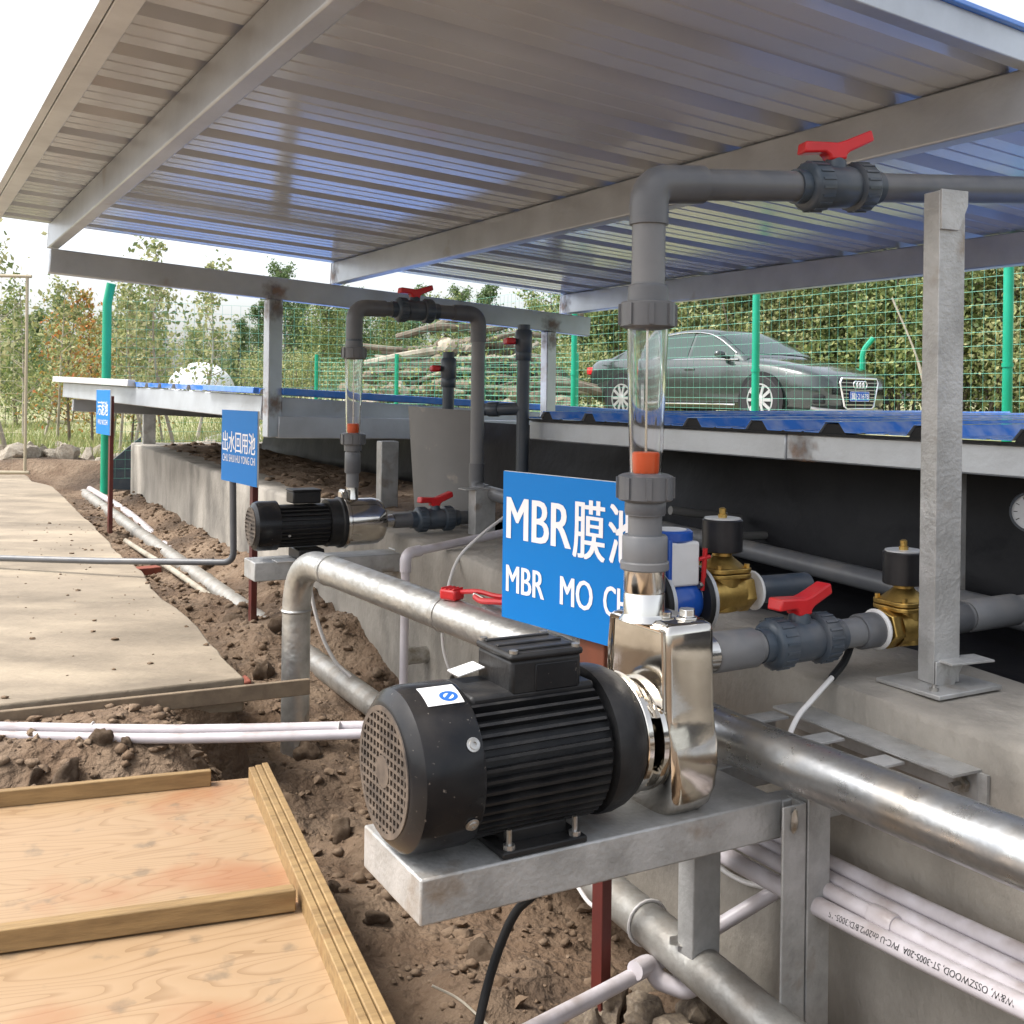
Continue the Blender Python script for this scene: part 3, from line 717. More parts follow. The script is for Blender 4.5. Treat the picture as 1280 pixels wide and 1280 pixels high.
# sticker on the cowl's shoulder
sk = MB(); n = 7
for i in range(n + 1):
    th = R(-(8 + 22 * i / n))
    for x in (-.505, -.435): sk.v.append(V3((x, math.sin(th) * .1452, a + math.cos(th) * .1452)))
sk.f = [(2 * i, 2 * i + 1, 2 * i + 3, 2 * i + 2) for i in range(n)]; sk.m = [0] * n
stk = L(sk, 'sticker', 'white', cowl)
sk = MB(); vs = []; n = 20
M['print_blue'] = mat('print_blue', (.02, .12, .42), .5)
def on_cowl(x, w_, r=.1456):
    th = R(-19) + w_ / r; return V3((x, math.sin(th) * r, a + math.cos(th) * r))
ring = MB()
for i in range(n):
    t = 2 * math.pi * i / n
    for rr in (.010, .0175): ring.v.append(on_cowl(-.458 + rr * math.cos(t), -.008 + rr * .8 * math.sin(t)))
ring.f = [(2 * i, 2 * i + 1, (2 * i + 3) % (2 * n), (2 * i + 2) % (2 * n)) for i in range(n)]; ring.m = [0] * n
ring.add([on_cowl(-.470, -.014), on_cowl(-.464, -.018), on_cowl(-.446, -.002), on_cowl(-.452, .002)], [(0, 1, 2, 3)])
L(ring, 'emblem', 'print_blue', cowl)
# end shield, lantern and casing
L(MB().lathe([(.120, -.150), (.139, -.147), (.141, -.142), (.141, -.120), (.136, -.100), (.126, -.080), (.116, -.070), (.116, -.066)], (0, 0, a), X1, 48), 'end_shield', 'black_fin', pump, sharp=30)
ad = MB(); ad.lathe([(.118, -.070), (.120, -.068), (.120, -.058), (.114, -.056)], (0, 0, a), X1, 48)
ad.lathe([(.045, -.066), (.048, -.01)], (0, 0, a), X1, 24)
for i in range(4):
    th = R(45 + 90 * i); d = V3((0, math.sin(th), math.cos(th)))
    ad.lathe([(.014, 0), (.014, .006), (.008, .007), (.008, .014)], V3((-.054, 0, a)) + d * .102, X1, 6)
L(ad, 'adapter_ring', 'steel', pump)
for sgn, (t0_, t1_) in ((1, (-62, 58)), (-1, (128, 232))):    # arched shells that leave side windows open
    n = 16; prof = [(.114, -.056), (.111, -.045), (.100, -.03), (.100, -.018), (.104, -.014), (.104, -.008)]
    lan = MB(); o_ = 0
    for i in range(n + 1):
        th = R(t0_ + (t1_ - t0_) * i / n)
        for r_, x in prof: lan.v.append(V3((x, math.sin(th) * r_, a + math.cos(th) * r_)))
        for r_, x in prof[::-1]: lan.v.append(V3((x, math.sin(th) * (r_ - .008), a + math.cos(th) * (r_ - .008))))
    kk = len(prof) * 2
    for i in range(n):
        for j in range(kk): lan.f.append((o_ + i * kk + j, o_ + i * kk + (j + 1) % kk, o_ + (i + 1) * kk + (j + 1) % kk, o_ + (i + 1) * kk + j)); lan.m.append(0)
    lan.f += [tuple(range(o_, o_ + kk)), tuple(range(o_ + n * kk, o_ + (n + 1) * kk))[::-1]]; lan.m += [0, 0]
    L(lan, 'lantern_shell', 'steel', pump, sharp=30)
# casing: rounded box whose lower half swells to a drum
cz = []
lev = [(-.012, .055, .045), (.0, .085, .052), (.02, .108, .057), (.055, .122, .060), (.10, .124, .061), (.14, .118, .061), (.17, .108, .061), (.21, .103, .061), (.30, .100, .060), (.352, .099, .060), (.366, .095, .057), (.372, .085, .048)]
cm = MB(); nc = 32
for z, hy, hx in lev:
    for j in range(nc):
        t = 2 * math.pi * j / nc; ex = .17 if z > .15 else .17 + .25 * (1 - max(0, z) / .15)
        cx_ = math.copysign(abs(math.cos(t)) ** ex, math.cos(t)); cy_ = math.copysign(abs(math.sin(t)) ** ex, math.sin(t))
        cm.v.append(V3((.043 + hx * cx_, hy * cy_, z)))
for i in range(len(lev) - 1):
    for j in range(nc): cm.f.append((i * nc + j, i * nc + (j + 1) % nc, (i + 1) * nc + (j + 1) % nc, (i + 1) * nc + j))
cm.f += [tuple(range(nc))[::-1], tuple(range((len(lev) - 1) * nc, len(lev) * nc))]; cm.m = [0] * len(cm.f)
cas = L(cm, 'pump_casing', 'steel', pump, sharp=50)
L(MB().lathe([(.104, -.034), (.112, -.032), (.112, -.021), (.104, -.019)], (.004, 0, a - .005), X1, 48), 'front_flange', 'steel', cas, sharp=30)
# raised seam of the left cover and plugs
L(MB().tube([V3((-.019, y, z)) for y, z in ((-.088, .36), (.086, .36), (.092, .30), (.096, .21), (-.096, .21), (-.092, .30), (-.088, .36))], .004, 6), 'weld_seam', 'steel', cas)
L(MB().lathe([(.024, 0), (.024, .006), (.017, .007), (.017, .022)], (.065, -.055, .370), UZ, 6), 'plug_bolt', 'steel_brushed', cas, bevel=.002)
L(MB().lathe([(.020, 0), (.020, .005), (.013, .006), (.013, .014)], (.030, -.030, .370), UZ, 12), 'plug_bolt', 'steel_brushed', cas)
rz = .562 - FT
L(MB().lathe([(.050, -.006), (.043, .004), (.0415, .008), (.0415, .046), (.040, .048), (.040, .051), (.0415, .053), (.0415, .104)], (0, 0, rz), UZ, 40), 'outlet_neck', 'steel_brushed', pump)
L(MB().lathe([(.046, .095), (.040, .105), (.038, .11), (.038, .19), (.033, .19)], (0, 0, .47 - FT), X1, 32), 'suction_neck', 'steel_brushed', pump)
# terminal box
tb = L(MB().box((-.265, 0, a + .152), (.150, .135, .068)), 'terminal_box', 'black_fin', pump, bevel=.008)
L(MB().box((-.265, 0, a + .190), (.156, .142, .014)), 'lid', 'black_fin', tb, bevel=.006)
for k in range(3): L(MB().box((-.265, -.046 + .046 * k, a + .198), (.138, .010, .006)), 'lid_rib', 'black_fin', tb, bevel=.002)
L(MB().box((-.245, -.0685, a + .150), (.09, .004, .05)), 'side_panel', 'black', tb, bevel=.010)
for sx in (-1, 1):
    for sy in (-1, 1): L(MB().lathe([(.008, 0), (.008, .006)], (-.265 + sx * .066, sy * .060, a + .196), UZ, 10), 'screw', 'bolt', tb)
L(MB().box((-.372, .05, a + .148), (.055, .05, .002), (X1 * .97 + UZ * .2).normalized(), Y1, (UZ * .97 - X1 * .2).normalized()), 'hang_tag', 'white', tb)
# feet
ft = L(MB().box((-.29, 0, .006), (.175, .23, .012)), 'foot_plate', 'black_fin', pump, bevel=.003)
L(MB().box((-.29, 0, .022), (.13, .16, .03)), 'foot_block', 'black_fin', ft, bevel=.006)
for sx in (-1, 1):
    for sy in (-1, 1): L(MB().lathe([(.011, 0), (.011, .008), (.005, .008), (.005, .034)], (-.29 + sx * .068, sy * .101, .012), UZ, 8), 'bolt', 'bolt', ft)

# stand under the near pump
sd = thing('pump_stand', 'welded grey steel stand carrying the large pump above the galvanised ground pipe', 'stand', pump_matrix(V0, -.2))
so_ = FT + .2
def LS(mb, name, mt='frame', **kw): return build(mb, name, mt, sd, local=True, **kw)
LS(MB().box((-.135, .014, so_ - .0405), (.80, .262, .079)), 'deck_channel', bevel=.004)
LS(MB().box((.42, -.09, so_ - .035), (.305, .05, .06)), 'bearer', bevel=.004)
LS(MB().box((.42, .118, so_ - .035), (.305, .05, .06)), 'bearer', bevel=.004)
def angle_leg(x, y, z0, z1, w_=.075, flip=1):
    t = .006; poly = [(0, 0), (w_, 0), (w_, t), (t, t), (t, w_ * .8), (0, w_ * .8)]
    return MB().prism([(x + flip * b, y + c) for b, c in poly], (0, 0, z0), X1, Y1, UZ * (z1 - z0))
LS(angle_leg(.30, -.150, -.06, so_ - .003, .062, -1), 'leg', bevel=.002)
LS(angle_leg(.305, -.150, -.09, so_ + .01, .062, 1), 'leg', bevel=.002)
LS(MB().box((.235, .105, so_ / 2 - .05), (.075, .055, so_ - .06)), 'leg', bevel=.003)
wl = MB().rock((.263, -.156, so_ - .03), .014, 3, 2, (.5, .5, 1.9), .4); LS(wl, 'weld_bead', 'bolt')

# ================================================================== fittings: builders
def ball_valve(m, label, s=1.0, group=None, twist=0.0, body='pvc_dark', tilt=0.0):
    v = thing('ball_valve', label, 'valve', m, group)
    def Lb(mb, n, mt, par=v, **kw):
        for q in mb.v: q *= s
        return build(mb, n, mt, par, local=True, **kw)
    Lb(MB().lathe([(.040, -.125), (.040, -.10), (.034, -.10), (.046, -.045), (.050, -.03), (.050, .03), (.046, .045), (.034, .10), (.040, .10), (.040, .125)], (0, 0, 0), X1, 32), 'valve_body', body, sharp=30)
    for sg in (-1, 1):
        nut = MB().lathe([(.040, sg * .100), (.052, sg * .096), (.058, sg * .088), (.058, sg * .048), (.050, sg * .043)], (0, 0, 0), X1, 36)
        for i in range(18):
            th = 2 * math.pi * i / 18; d = V3((0, math.sin(th), math.cos(th)))
            nut.box(d * .058 + X1 * sg * .068, (.036, .006, .005), X1, X1.cross(d), d)
        Lb(nut, 'union_nut', body)
    Lb(MB().lathe([(.026, .03), (.026, .058), (.022, .066), (.022, .075)], (0, 0, 0), UZ, 20), 'stem', body)
    hd = MB().prism([(-.088, .080), (-.082, .108), (-.02, .104), (.0, .102), (.018, .106), (.088, .130), (.094, .104), (.032, .080), (.022, .072), (.022, .062), (-.022, .062), (-.022, .072), (-.032, .080)], (0, -.022, 0), X1, UZ, (0, .044, 0))
    rot = Matrix.Rotation(twist, 4, 'Z')
    hd.v = [rot @ q for q in hd.v]
    Lb(hd, 'handle', 'red', bevel=.006 * s)
    return v
def solenoid(m, label, s=1.0, group=None):
    v = thing('solenoid_valve', label, 'valve', m, group)
    def Lb(mb, n, mt, par=v, **kw):
        for q in mb.v: q *= s
        return build(mb, n, mt, par, local=True, **kw)
    bd_ = MB()
    bd_.lathe([(.034, -.030), (.047, -.045), (.050, 0), (.047, .045), (.034, .030)], (0, 0, 0), X1, 24)
    bd_.lathe([(.040, -.030), (.046, .03), (.046, .052)], (0, 0, -.01), UZ, 24)
    b = Lb(bd_, 'body', 'brass', sharp=30)
    for sg in (-1, 1): Lb(MB().lathe([(.046, sg * .040), (.049, sg * .044), (.049, sg * .070), (.046, sg * .074)], (0, 0, 0), X1, 6, ph=.5), 'hex_end', 'brass', b, bevel=.002)
    fl_ = MB()
    for z, h in ((.047, .010), (.060, .011)):
        n = 28; pl = []
        for i in range(n):
            t = 2 * math.pi * i / n; k = .055 + .016 * abs(math.cos(2 * t - math.pi / 2 * 0 + math.pi / 2)) ** 2
            pl.append((k * math.cos(t), k * math.sin(t)))
        fl_.prism(pl, (0, 0, z - h / 2), X1, Y1, UZ * h)
    Lb(fl_, 'flange', 'brass', b, bevel=.002)
    Lb(MB().lathe([(.056, .066), (.046, .074), (.030, .086), (.024, .092), (.024, .104)], (0, 0, 0), UZ, 32), 'bonnet', 'brass', sharp=30)
    for i in range(4):
        t = R(45 + 90 * i); Lb(MB().lathe([(.007, 0), (.007, .010), (.004, .010)], (.060 * math.cos(t), .060 * math.sin(t), .065), UZ, 6), 'bolt', 'brass', b)
    c = Lb(MB().lathe([(.047, .102), (.049, .104), (.049, .178), (.046, .181)], (0, 0, 0), UZ, 40), 'coil', 'coil', sharp=30)
    Lb(MB().lathe([(.044, .181), (.044, .184)], (0, 0, 0), UZ, 32), 'top_plate', 'trim', c)
    Lb(MB().lathe([(.011, .184), (.011, .192), (.008, .193), (.0085, .206), (.004, .209)], (0, 0, 0), UZ, 8), 'top_nut', 'brass', c)
    return v
def pipe_part(par, p0, p1, r, mt, name='pipe', n=28): return build(MB().tube([p0, p1], r, n), name, mt, par)
def socket(par, c, d, l, r, mt, name='coupling'):
    return build(MB().lathe([(r * .93, -l / 2), (r, -l / 2 + .004), (r, l / 2 - .004), (r * .93, l / 2)], c, d, 32), name, mt, par, sharp=50)
def elbow(par, a, b, c, r, mt, rad=None, n=10, ext=0.0):
    rad = rad or r * 1.5
    pts = fillet([a, b, c], rad, n); return build(MB().tube(pts, r, 28), 'elbow', mt, par, sharp=50)

# ------------------------------------------------------------------ riser with the flow tube
def z_at(py, d=2.15, px=807): return P(px, py, d).z
riser = thing('pipe_riser', 'grey plastic riser with elbow running overhead from the large pump', 'pipe', V3((V0.x, V0.y, .66)))
def at0(z): return V3((V0.x, V0.y, z))
socket(riser, at0((z_at(708) + z_at(672)) / 2), UZ, z_at(672) - z_at(708) + .012, .0455, 'pvc_light', 'reducer')
build(MB().lathe([(.049, -.009), (.049, .009)], at0(z_at(706)), UZ, 32), 'collar', 'pvc_light', riser, bevel=.003)
pipe_part(riser, at0(z_at(674)), at0(z_at(622)), .034, 'pvc_light')
U1 = P(1290, 238, 2.60); UT = at0(1.4287); ud = (U1 - UT).normalized()
pipe_part(riser, at0(z_at(360)), UT - UZ * .06, .0335, 'pvc_light')
elbow(riser, at0(z_at(281)), UT, UT + ud * .125, .039, 'pvc', .05)
uv = on_line(UT, ud, 1042)
pipe_part(riser, UT + ud * .10, uv - ud * .09, .0325, 'pvc')
pipe_part(riser, uv + ud * .09, U1, .0325, 'pvc')
ball_valve(frame(uv, ud), 'grey ball valve with red lever on the overhead pipe under the canopy', .92, twist=R(-14))
# clear flow tube
def flow_tube(v, zs, s, label, group=None):
    zb, zt = zs; f = thing('flow_meter', label, 'flow meter', V3((v.x, v.y, zb)), group); h = zt - zb
    def Lb(mb, n, mt, par=f, **kw): return build(mb, n, mt, par, local=True, **kw)
    for z, sg in ((0, 1), (h, -1)):
        nm = MB().lathe([(.040 * s, z - sg * .028 * s), (.041 * s, z), (.052 * s, z + sg * .001), (.055 * s, z + sg * .004), (.055 * s, z + sg * .050 * s), (.046 * s, z + sg * .054 * s), (.036 * s, z + sg * .056 * s)], (0, 0, 0), UZ, 36)
        for i in range(8):
            th = 2 * math.pi * i / 8; d = V3((math.sin(th), math.cos(th), 0)); nm.box(d * .055 * s + UZ * (z + sg * .027 * s), (.010 * s, .008 * s, .042 * s), UZ.cross(d), d)
        Lb(nm, 'union_nut', 'pvc')
    z0_, z1_ = .050 * s, h - .048 * s; r0, r1 = .0325 * s, .0420 * s; t = .0045 * s
    Lb(MB().lathe([(r0, z0_), (r1, z1_), (r1 - t, z1_), (r0 - t, z0_), (r0, z0_)], (0, 0, 0), UZ, 40), 'clear_tube', 'clear')
    Lb(MB().lathe([(.0235 * s, z0_ + .004), (.0265 * s, z0_ + .010), (.0275 * s, z0_ + .045 * s), (.025 * s, z0_ + .048 * s)], (0, 0, 0), UZ, 28), 'float', 'orange', sharp=30)
    Lb(MB().lathe([(.0024 * s, z0_), (.0024 * s, z1_)], (0, 0, 0), UZ, 8), 'guide_rod', 'steel_brushed')
    return f
flow_tube(at0(0), (z_at(626), z_at(377)), 1.0, 'tall clear flow tube with an orange float above the large pump')
socket(riser, at0(z_at(367)), UZ, .036, .0395, 'pvc')
socket(riser, at0(z_at(634)), UZ, .030, .0415, 'pvc')

# ------------------------------------------------------------------ suction line of the near pump
S0 = V0 + BD * .19 + UZ * .47; S1 = P(1300, 757, 2.73); sdv = (S1 - S0).normalized()
sl_ = thing('suction_pipe', 'grey plastic suction line leading from the large pump towards the tank', 'pipe', S0)
def sp_(px): return on_line(S0, sdv, px)
socket(sl_, (S0 - sdv * .018 + sp_(945)) / 2, sdv, (sp_(938) - S0).length + .035, .042, 'pvc_light')
pipe_part(sl_, sp_(925), sp_(955), .034, 'pvc_light'); 
ball_valve(frame(sp_(1003), sdv), 'grey ball valve with bright red lever beside the large pump', .93, twist=R(6))
pipe_part(sl_, sp_(1050), sp_(1104), .033, 'pvc_light')
socket(sl_, (sp_(1078) + sp_(1101)) / 2, sdv, .07, .040, 'pvc')
for x in (1099, 1168): build(MB().lathe([(.044, -.006), (.047, 0), (.044, .006)], sp_(x), sdv, 24), 'tape_ring', 'white', sl_)
solenoid(frame(sp_(1133), sdv), 'brass solenoid valve with black coil in front of the grey support post', .96)
socket(sl_, (sp_(1172) + sp_(1207)) / 2, sdv, (sp_(1207) - sp_(1172)).length, .038, 'pvc')
pipe_part(sl_, sp_(1200), S1, .033, 'pvc_light')
socket(sl_, (sp_(1212) + sp_(1270)) / 2, sdv, (sp_(1270) - sp_(1210)).length, .039, 'pvc_light')

# support post with base plate
pb = onz(1173, 853, wall_z(0) + .012)
pst = thing('support_post', 'upright grey steel post on a square base plate holding the overhead pipe', 'post', pb)
pp = on_line(UT, ud, 1178); ptop = pp.z - .034
PX = V3((.93, .37, 0)).normalized(); PY = UZ.cross(PX)
PX2 = (BD * .82 + V3((.57, 0, 0))).normalized()
build(MB().box(pb - UZ * .002, (.20, .17, .010), BD, AD), 'base_plate', 'frame', pst, bevel=.002)
top_c = V3((pb.x, pb.y, ptop)); 
ch = [(-.036, -.024), (.036, -.024), (.036, .024), (.030, .024), (.030, -.018), (-.030, -.018), (-.030, .024), (-.036, .024)]
zc = PY
mbp = MB(); ax_ = UZ; xs_, ys_ = PX, PY
mbp.prism([(x, y) for x, y in ch], pb + UZ * .004, PX, PY, UZ * (ptop - pb.z - .004))
build(mbp, 'upright', 'frame', pst, bevel=.0015)
build(MB().prism([(-.037, -.085), (.012, -.085), (.037, -.03), (.037, .002), (-.037, .002)], top_c - PY * .026, PX, UZ, -PY * .005), 'top_gusset', 'frame', pst, bevel=.001)
sy = sp_(1178).z - .042
gs = V3((pb.x, pb.y, sy))
build(MB().prism([(-.036, -.05), (.010, -.062), (.040, -.012), (.036, .0), (-.036, .0)], gs - PY * .027, PX, UZ, -PY * .004), 'lower_gusset', 'frame', pst, bevel=.001)
build(MB().box(gs + PX * .035 - PY * .035 + UZ * .0, (.12, .06, .005), PX, PY), 'rest_plate', 'frame', pst, bevel=.001)
for sx in (-1, 1): build(MB().lathe([(.010, 0), (.010, .008), (.005, .008), (.005, .014)], pb + BD * .075 * sx + AD * .05 * sx + UZ * .002, UZ, 6), 'bolt', 'bolt', pst)

# ------------------------------------------------------------------ second line behind: meter and solenoid valve
q0 = P(902, 741, 2.62); qd = (BD * .98 + V3((.1, 0, 0))).normalized()
def qp(px): return on_line(q0, qd, px)
solenoid(frame(q0, qd), 'brass solenoid valve with black coil next to the blue water meter', 1.0)
wm_ = qp(848)
mt_ = thing('water_meter', 'blue flanged water meter with white label box behind the large riser', 'meter', frame(wm_, qd))
def LM(mb, n, m_, par=mt_, **kw): return build(mb, n, m_, par, local=True, **kw)
for x in (-.062, .056):
    fl_ = LM(MB().lathe([(.078, x - .010), (.080, x - .008), (.080, x + .008), (.078, x + .010)], (0, 0, -.01), X1, 40), 'flange', 'rubber')
    LM(MB().lathe([(.0815, x + .003), (.0815, x + .012), (.066, x + .012)], (0, 0, -.01), X1, 40), 'flange_rim', 'trim', fl_)
    for i in range(4):
        t = R(45 + 90 * i); LM(MB().lathe([(.009, x - .022), (.009, x + .024)], (0, .06 * math.sin(t), -.01 + .06 * math.cos(t)), X1, 8), 'bolt', 'bolt', fl_)
mbod = LM(MB().lathe([(.045, -.055), (.056, -.03), (.058, 0), (.056, .03), (.045, .05)], (0, 0, -.01), X1, 28), 'meter_body', 'blue_enamel')
LM(MB().box((-.01, .0, .085), (.085, .10, .105)), 'label_box', 'white', mbod, bevel=.006)
LM(MB().box((-.052, .0, .075), (.012, .105, .14)), 'back_plate', 'blue_enamel', mbod, bevel=.004)
LM(MB().lathe([(.050, .135), (.055, .140), (.055, .158), (.050, .162)], (-.02, 0, 0), UZ, 32), 'dial_head', 'blue_enamel', mbod)
LM(MB().lathe([(.040, .162), (.040, .1635)], (-.02, 0, 0), UZ, 28), 'dial', 'dial', mbod)
LM(MB().tube([(.045, -.045, .02), (.047, -.05, .12)], .006, 8).tube([(.03, -.05, .095), (.06, -.05, .10)], .005, 8), 'lever', 'red', mbod)
ln = thing('short_pipe', 'short dark pipe joining the blue water meter and brass valve', 'pipe', q0)
build(MB().lathe([(.046, -.010), (.050, 0), (.046, .010)], qp(872), qd, 24), 'coupling_ring', 'trim', ln)
pipe_part(ln, qp(945), qp(1010), .034, 'pvc_dark'); pipe_part(ln, qp(868), qp(880), .036, 'pvc')
build(MB().lathe([(.046, -.004), (.049, 0), (.046, .004)], qp(944), qd, 24), 'tape_ring', 'white', ln)
elbow(ln, qp(805) + qd * .06, qp(805), qp(805) - UZ * .14, .034, 'pvc', .06)
pipe_part(ln, qp(805) - UZ * .1, V3((qp(805).x, qp(805).y, wall_z(0) - .3)), .034, 'pvc')
# long pipe on the liner
l0, l1 = P(640, 622, 6.1), P(1330, 768, 2.75)
l0.z = .44; l1.z = .425
tag(build(MB().tube(smooth_path([l0, (l0 + l1) / 2 + V3((0, 0, .006)), l1], 8), .036, 24), 'long_pipe', 'pvc', loc=l0), 'long grey pipe lying on the black liner behind the brass valves', 'pipe')
for a_, b_, nm in (((838, 638), (925, 648), 'straight grey batten clamped on the black liner, shorter of the pair'), ((900, 672), (1025, 666), 'straight grey batten clamped on the black liner with a joint near its end')):
    d_ = 4.35; p0, p1 = P(*a_, d_), P(*b_, d_ + .15)
    tag(build(MB().tube([p0, p1], .018, 12).lathe([(.021, -.012), (.021, .012)], p1 - (p1 - p0) * .18, (p1 - p0), 12), 'liner_batten', 'grey_sheet', loc=p0), nm, 'batten')
b0, b1 = P(1075, 782, 3.0), P(1330, 800, 2.95)
tag(build(MB().tube(smooth_path([PQ(-.2, .62, .40), PQ(-.9, .66, .41), PQ(-1.6, .6, .40)], 8), .055, 20), 'black_hose', 'rubber', loc=PQ(-.9, .6, .35)), 'thick black hose lying on the liner behind the support post', 'hose')
# round dial at the right edge
dc = P(1290, 640, 3.1); dd = (CAM - dc); dd.z = 0; dd.normalize()
dg = thing('pressure_gauge', 'round white faced gauge with dark rim beside the black liner', 'gauge', dc)
build(MB().lathe([(.058, -.03), (.060, -.02), (.060, .012), (.053, .012), (.053, .006)], dc, dd, 36), 'case', 'pvc_dark', dg)
build(MB().lathe([(.053, .004), (.053, .0065)], dc, dd, 36), 'dial', 'dial', dg)
tk = MB()
for i in range(9):
    t = R(-120 + 30 * i); r_ = UZ * math.cos(t) + UZ.cross(dd) * math.sin(t); tk.box(dc + dd * .008 + r_ * .043, (.002, .010, .001), r_.cross(dd), r_, dd)
build(tk, 'tick_marks', 'rubber', dg, kind='stuff')
build(MB().tube([dc - UZ * .055, dc - UZ * .20], .012, 10), 'stem', 'brass', dg)

# ================================================================== SIGNS
def sign(name, tl, bl, tr, br, lines, label, pole_px, pole_z, pole_w, thin=False):
    """corner points; board stands upright between the left and right edge"""
    x = (tr - tl); x.z = 0; wdt = x.length; x.normalize(); z0 = (bl.z + br.z) / 2; z1 = (tl.z + tr.z) / 2; nrm = x.cross(UZ)
    o = V3((tl.x, tl.y, z0)); h = z1 - z0
    s = thing(name, label, 'sign', V3(((tl.x + tr.x) / 2, (tl.y + tr.y) / 2, pole_z)))
    bo = build(MB().box(o + x * wdt / 2 + UZ * h / 2 - nrm * .004, (wdt, .008, h), x, nrm), 'board', 'sign_edge', s, bevel=.0015)
    build(MB().box(o + x * wdt / 2 + UZ * h / 2 + nrm * .0015, (wdt - .002, .0012, h - .002), x, nrm), 'face', 'sign', bo)
    for body, sz, fx, fy, sx, bold, fit in lines:
        vs, fs = text_mb(body, sz, 0, sx)
        w_ = max(v.x for v in vs) - min(v.x for v in vs); x0 = min(v.x for v in vs); k = fit / w_ if fit else 1
        mb = MB()
        for c_, sh in enumerate((-1, 0, 1)): mb.add([o + x * (fx + (v.x - x0) * k + sh * bold) + UZ * (fy + v.y) + nrm * (.0030 + .0003 * c_) for v in vs], fs)
        build(mb, 'lettering', 'letter', bo, kind='stuff')
    pc = on_line(o, x, pole_px) - nrm * .034
    build(MB().box(V3((pc.x, pc.y, (pole_z + z1 - .05) / 2)), (pole_w, .03, z1 - .05 - pole_z), x, nrm), 'pole', 'oxide', s, bevel=.002)
    return s, o, x, nrm, wdt, h, bo
S = sign('sign_board', P(630, 585, 2.74), P(630, 768, 2.74), P(801, 609, 2.354), P(801, 822, 2.354),
     [('MBR', .152, .020, .205, .62, .0035, .243), ('膜', .150, .274, .200, .7, .0032, .106), ('池', .150, .396, .200, .7, .0032, .088),
      ('MBR', .098, .020, .070, .62, .0022, .148), ('MO', .098, .230, .070, .62, .0022, .112), ('CHI', .098, .381, .070, .62, .0022, .096)],
     'blue sign with white MBR lettering behind the large pump', 747, -.52, .036)
s_, o_, x_, n_, w_, h_, bo_ = S
build(MB().box(o_ + x_ * (w_ * .66) - n_ * .024 + UZ * (-.02), (.085, .022, .30), x_, n_), 'backing_board', 'oxide_wood', s_, bevel=.003)
sign('sign_board', P(278, 509, 5.71), P(278, 597, 5.71), P(322.7, 517, 5.26), P(322.7, 612.5, 5.26),
     [('出水回用池', .118, .022, .165, .8, .0026, .49), ('CHU SHUI HUI YONG CHI', .055, .022, .105, .6, .0012, .49)],
     'blue sign with five white characters beside the small pump', 311, -.20, .042)
sign('sign_board', P(121, 486, 8.93), P(121, 542, 8.93), P(138, 488.5, 8.5), P(138, 544, 8.5),
     [('污泥池', .125, .06, .165, .8, .003, .38), ('WU NI CHI', .06, .07, .08, .7, .0015, .36)],
     'small looking blue sign on a dark pole at the far end of the slab', 134, -.18, .055)
# ================================================================== SMALL PUMP
V2 = P(441, 560, 4.6); V2 = V3((V2.x, V2.y, 0)); A2 = .452
p2 = thing('water_pump', 'small pump with black motor and rounded steel barrel on the wall bracket', 'pump', pump_matrix(V2, .31))
a = A2 - .31
mb2 = L(MB().lathe([(.082, -.36), (.084, -.35), (.084, -.12), (.082, -.11)], (0, 0, a), X1, 36), 'motor_body', 'black_fin', p2)
for i in range(30):
    th = 2 * math.pi * i / 30
    if th < .5 or th > 5.78 or abs(th - math.pi) < .4: continue
    if i == 3 or 'fin2' not in globals():
        fin2 = mesh_of(MB().prism([(-.35, 0), (-.35, .014), (-.13, .014), (-.12, 0)], (0, -.0025, 0), X1, UZ, (0, .005, 0)), 'cooling_fin', 'black_fin')
    f = bpy.data.objects.new('cooling_fin', fin2); link(f, mb2)
    f.matrix_local = Matrix.Translation((0, 0, a)) @ Matrix.Rotation(th, 4, 'X') @ Matrix.Translation((0, 0, .082))
cw2 = L(MB().lathe([(.09, -.335), (.102, -.335), (.102, -.41), (.097, -.425), (.078, -.437), (.075, -.437), (.075, -.43)], (0, 0, a), X1, 40), 'fan_cowl', 'black', p2, sharp=30)
gr = MB().lathe([(.079, -.437), (.079, -.440), (.073, -.440), (.073, -.437), (.079, -.437)], (0, 0, a), X1, 36).lathe([(.018, -.441), (.018, -.437)], (0, 0, a), X1, 16)
for k in range(-4, 5):
    c = k * .0165; h = math.sqrt(.074 ** 2 - c * c); gr.box((-.4385, 0, a + c), (.003, 2 * h, .008))
L(gr, 'grille', 'grille', cw2, kind='stuff')
L(MB().lathe([(.086, -.12), (.100, -.118), (.100, -.07), (.108, -.065), (.108, -.052)], (0, 0, a), X1, 40), 'end_shield', 'black_fin', p2)
br2 = MB().lathe([(.106, -.052), (.110, -.050), (.110, -.036), (.101, -.030), (.101, .085), (.098, .105), (.088, .125), (.065, .140), (.04, .146)], (0, 0, a), X1, 48)
bar = L(br2, 'pump_barrel', 'steel', p2, sharp=30)
L(MB().lathe([(.112, -.048), (.112, -.040)], (0, 0, a), X1, 40), 'clamp_ring', 'steel_brushed', bar)
L(MB().box((-.045, -.01, a + .118), (.03, .045, .03)).lathe([(.010, -.03), (.010, .03)], (-.045, -.01, a + .132), Y1, 8), 'clamp_lug', 'steel_brushed', bar, bevel=.003)
L(MB().lathe([(.03, .09), (.026, .10), (.026, .165)], (0, 0, a), UZ, 24), 'outlet_neck', 'steel_brushed', p2)
L(MB().lathe([(.034, .135), (.028, .15), (.028, .23)], (0, 0, a - .005), X1, 24), 'suction_neck', 'steel_brushed', p2)
t2 = L(MB().box((-.215, 0, a + .115), (.12, .10, .05)), 'terminal_box', 'black_fin', p2, bevel=.006)
L(MB().box((-.215, 0, a + .143), (.125, .105, .010)), 'lid', 'black_fin', t2, bevel=.004)
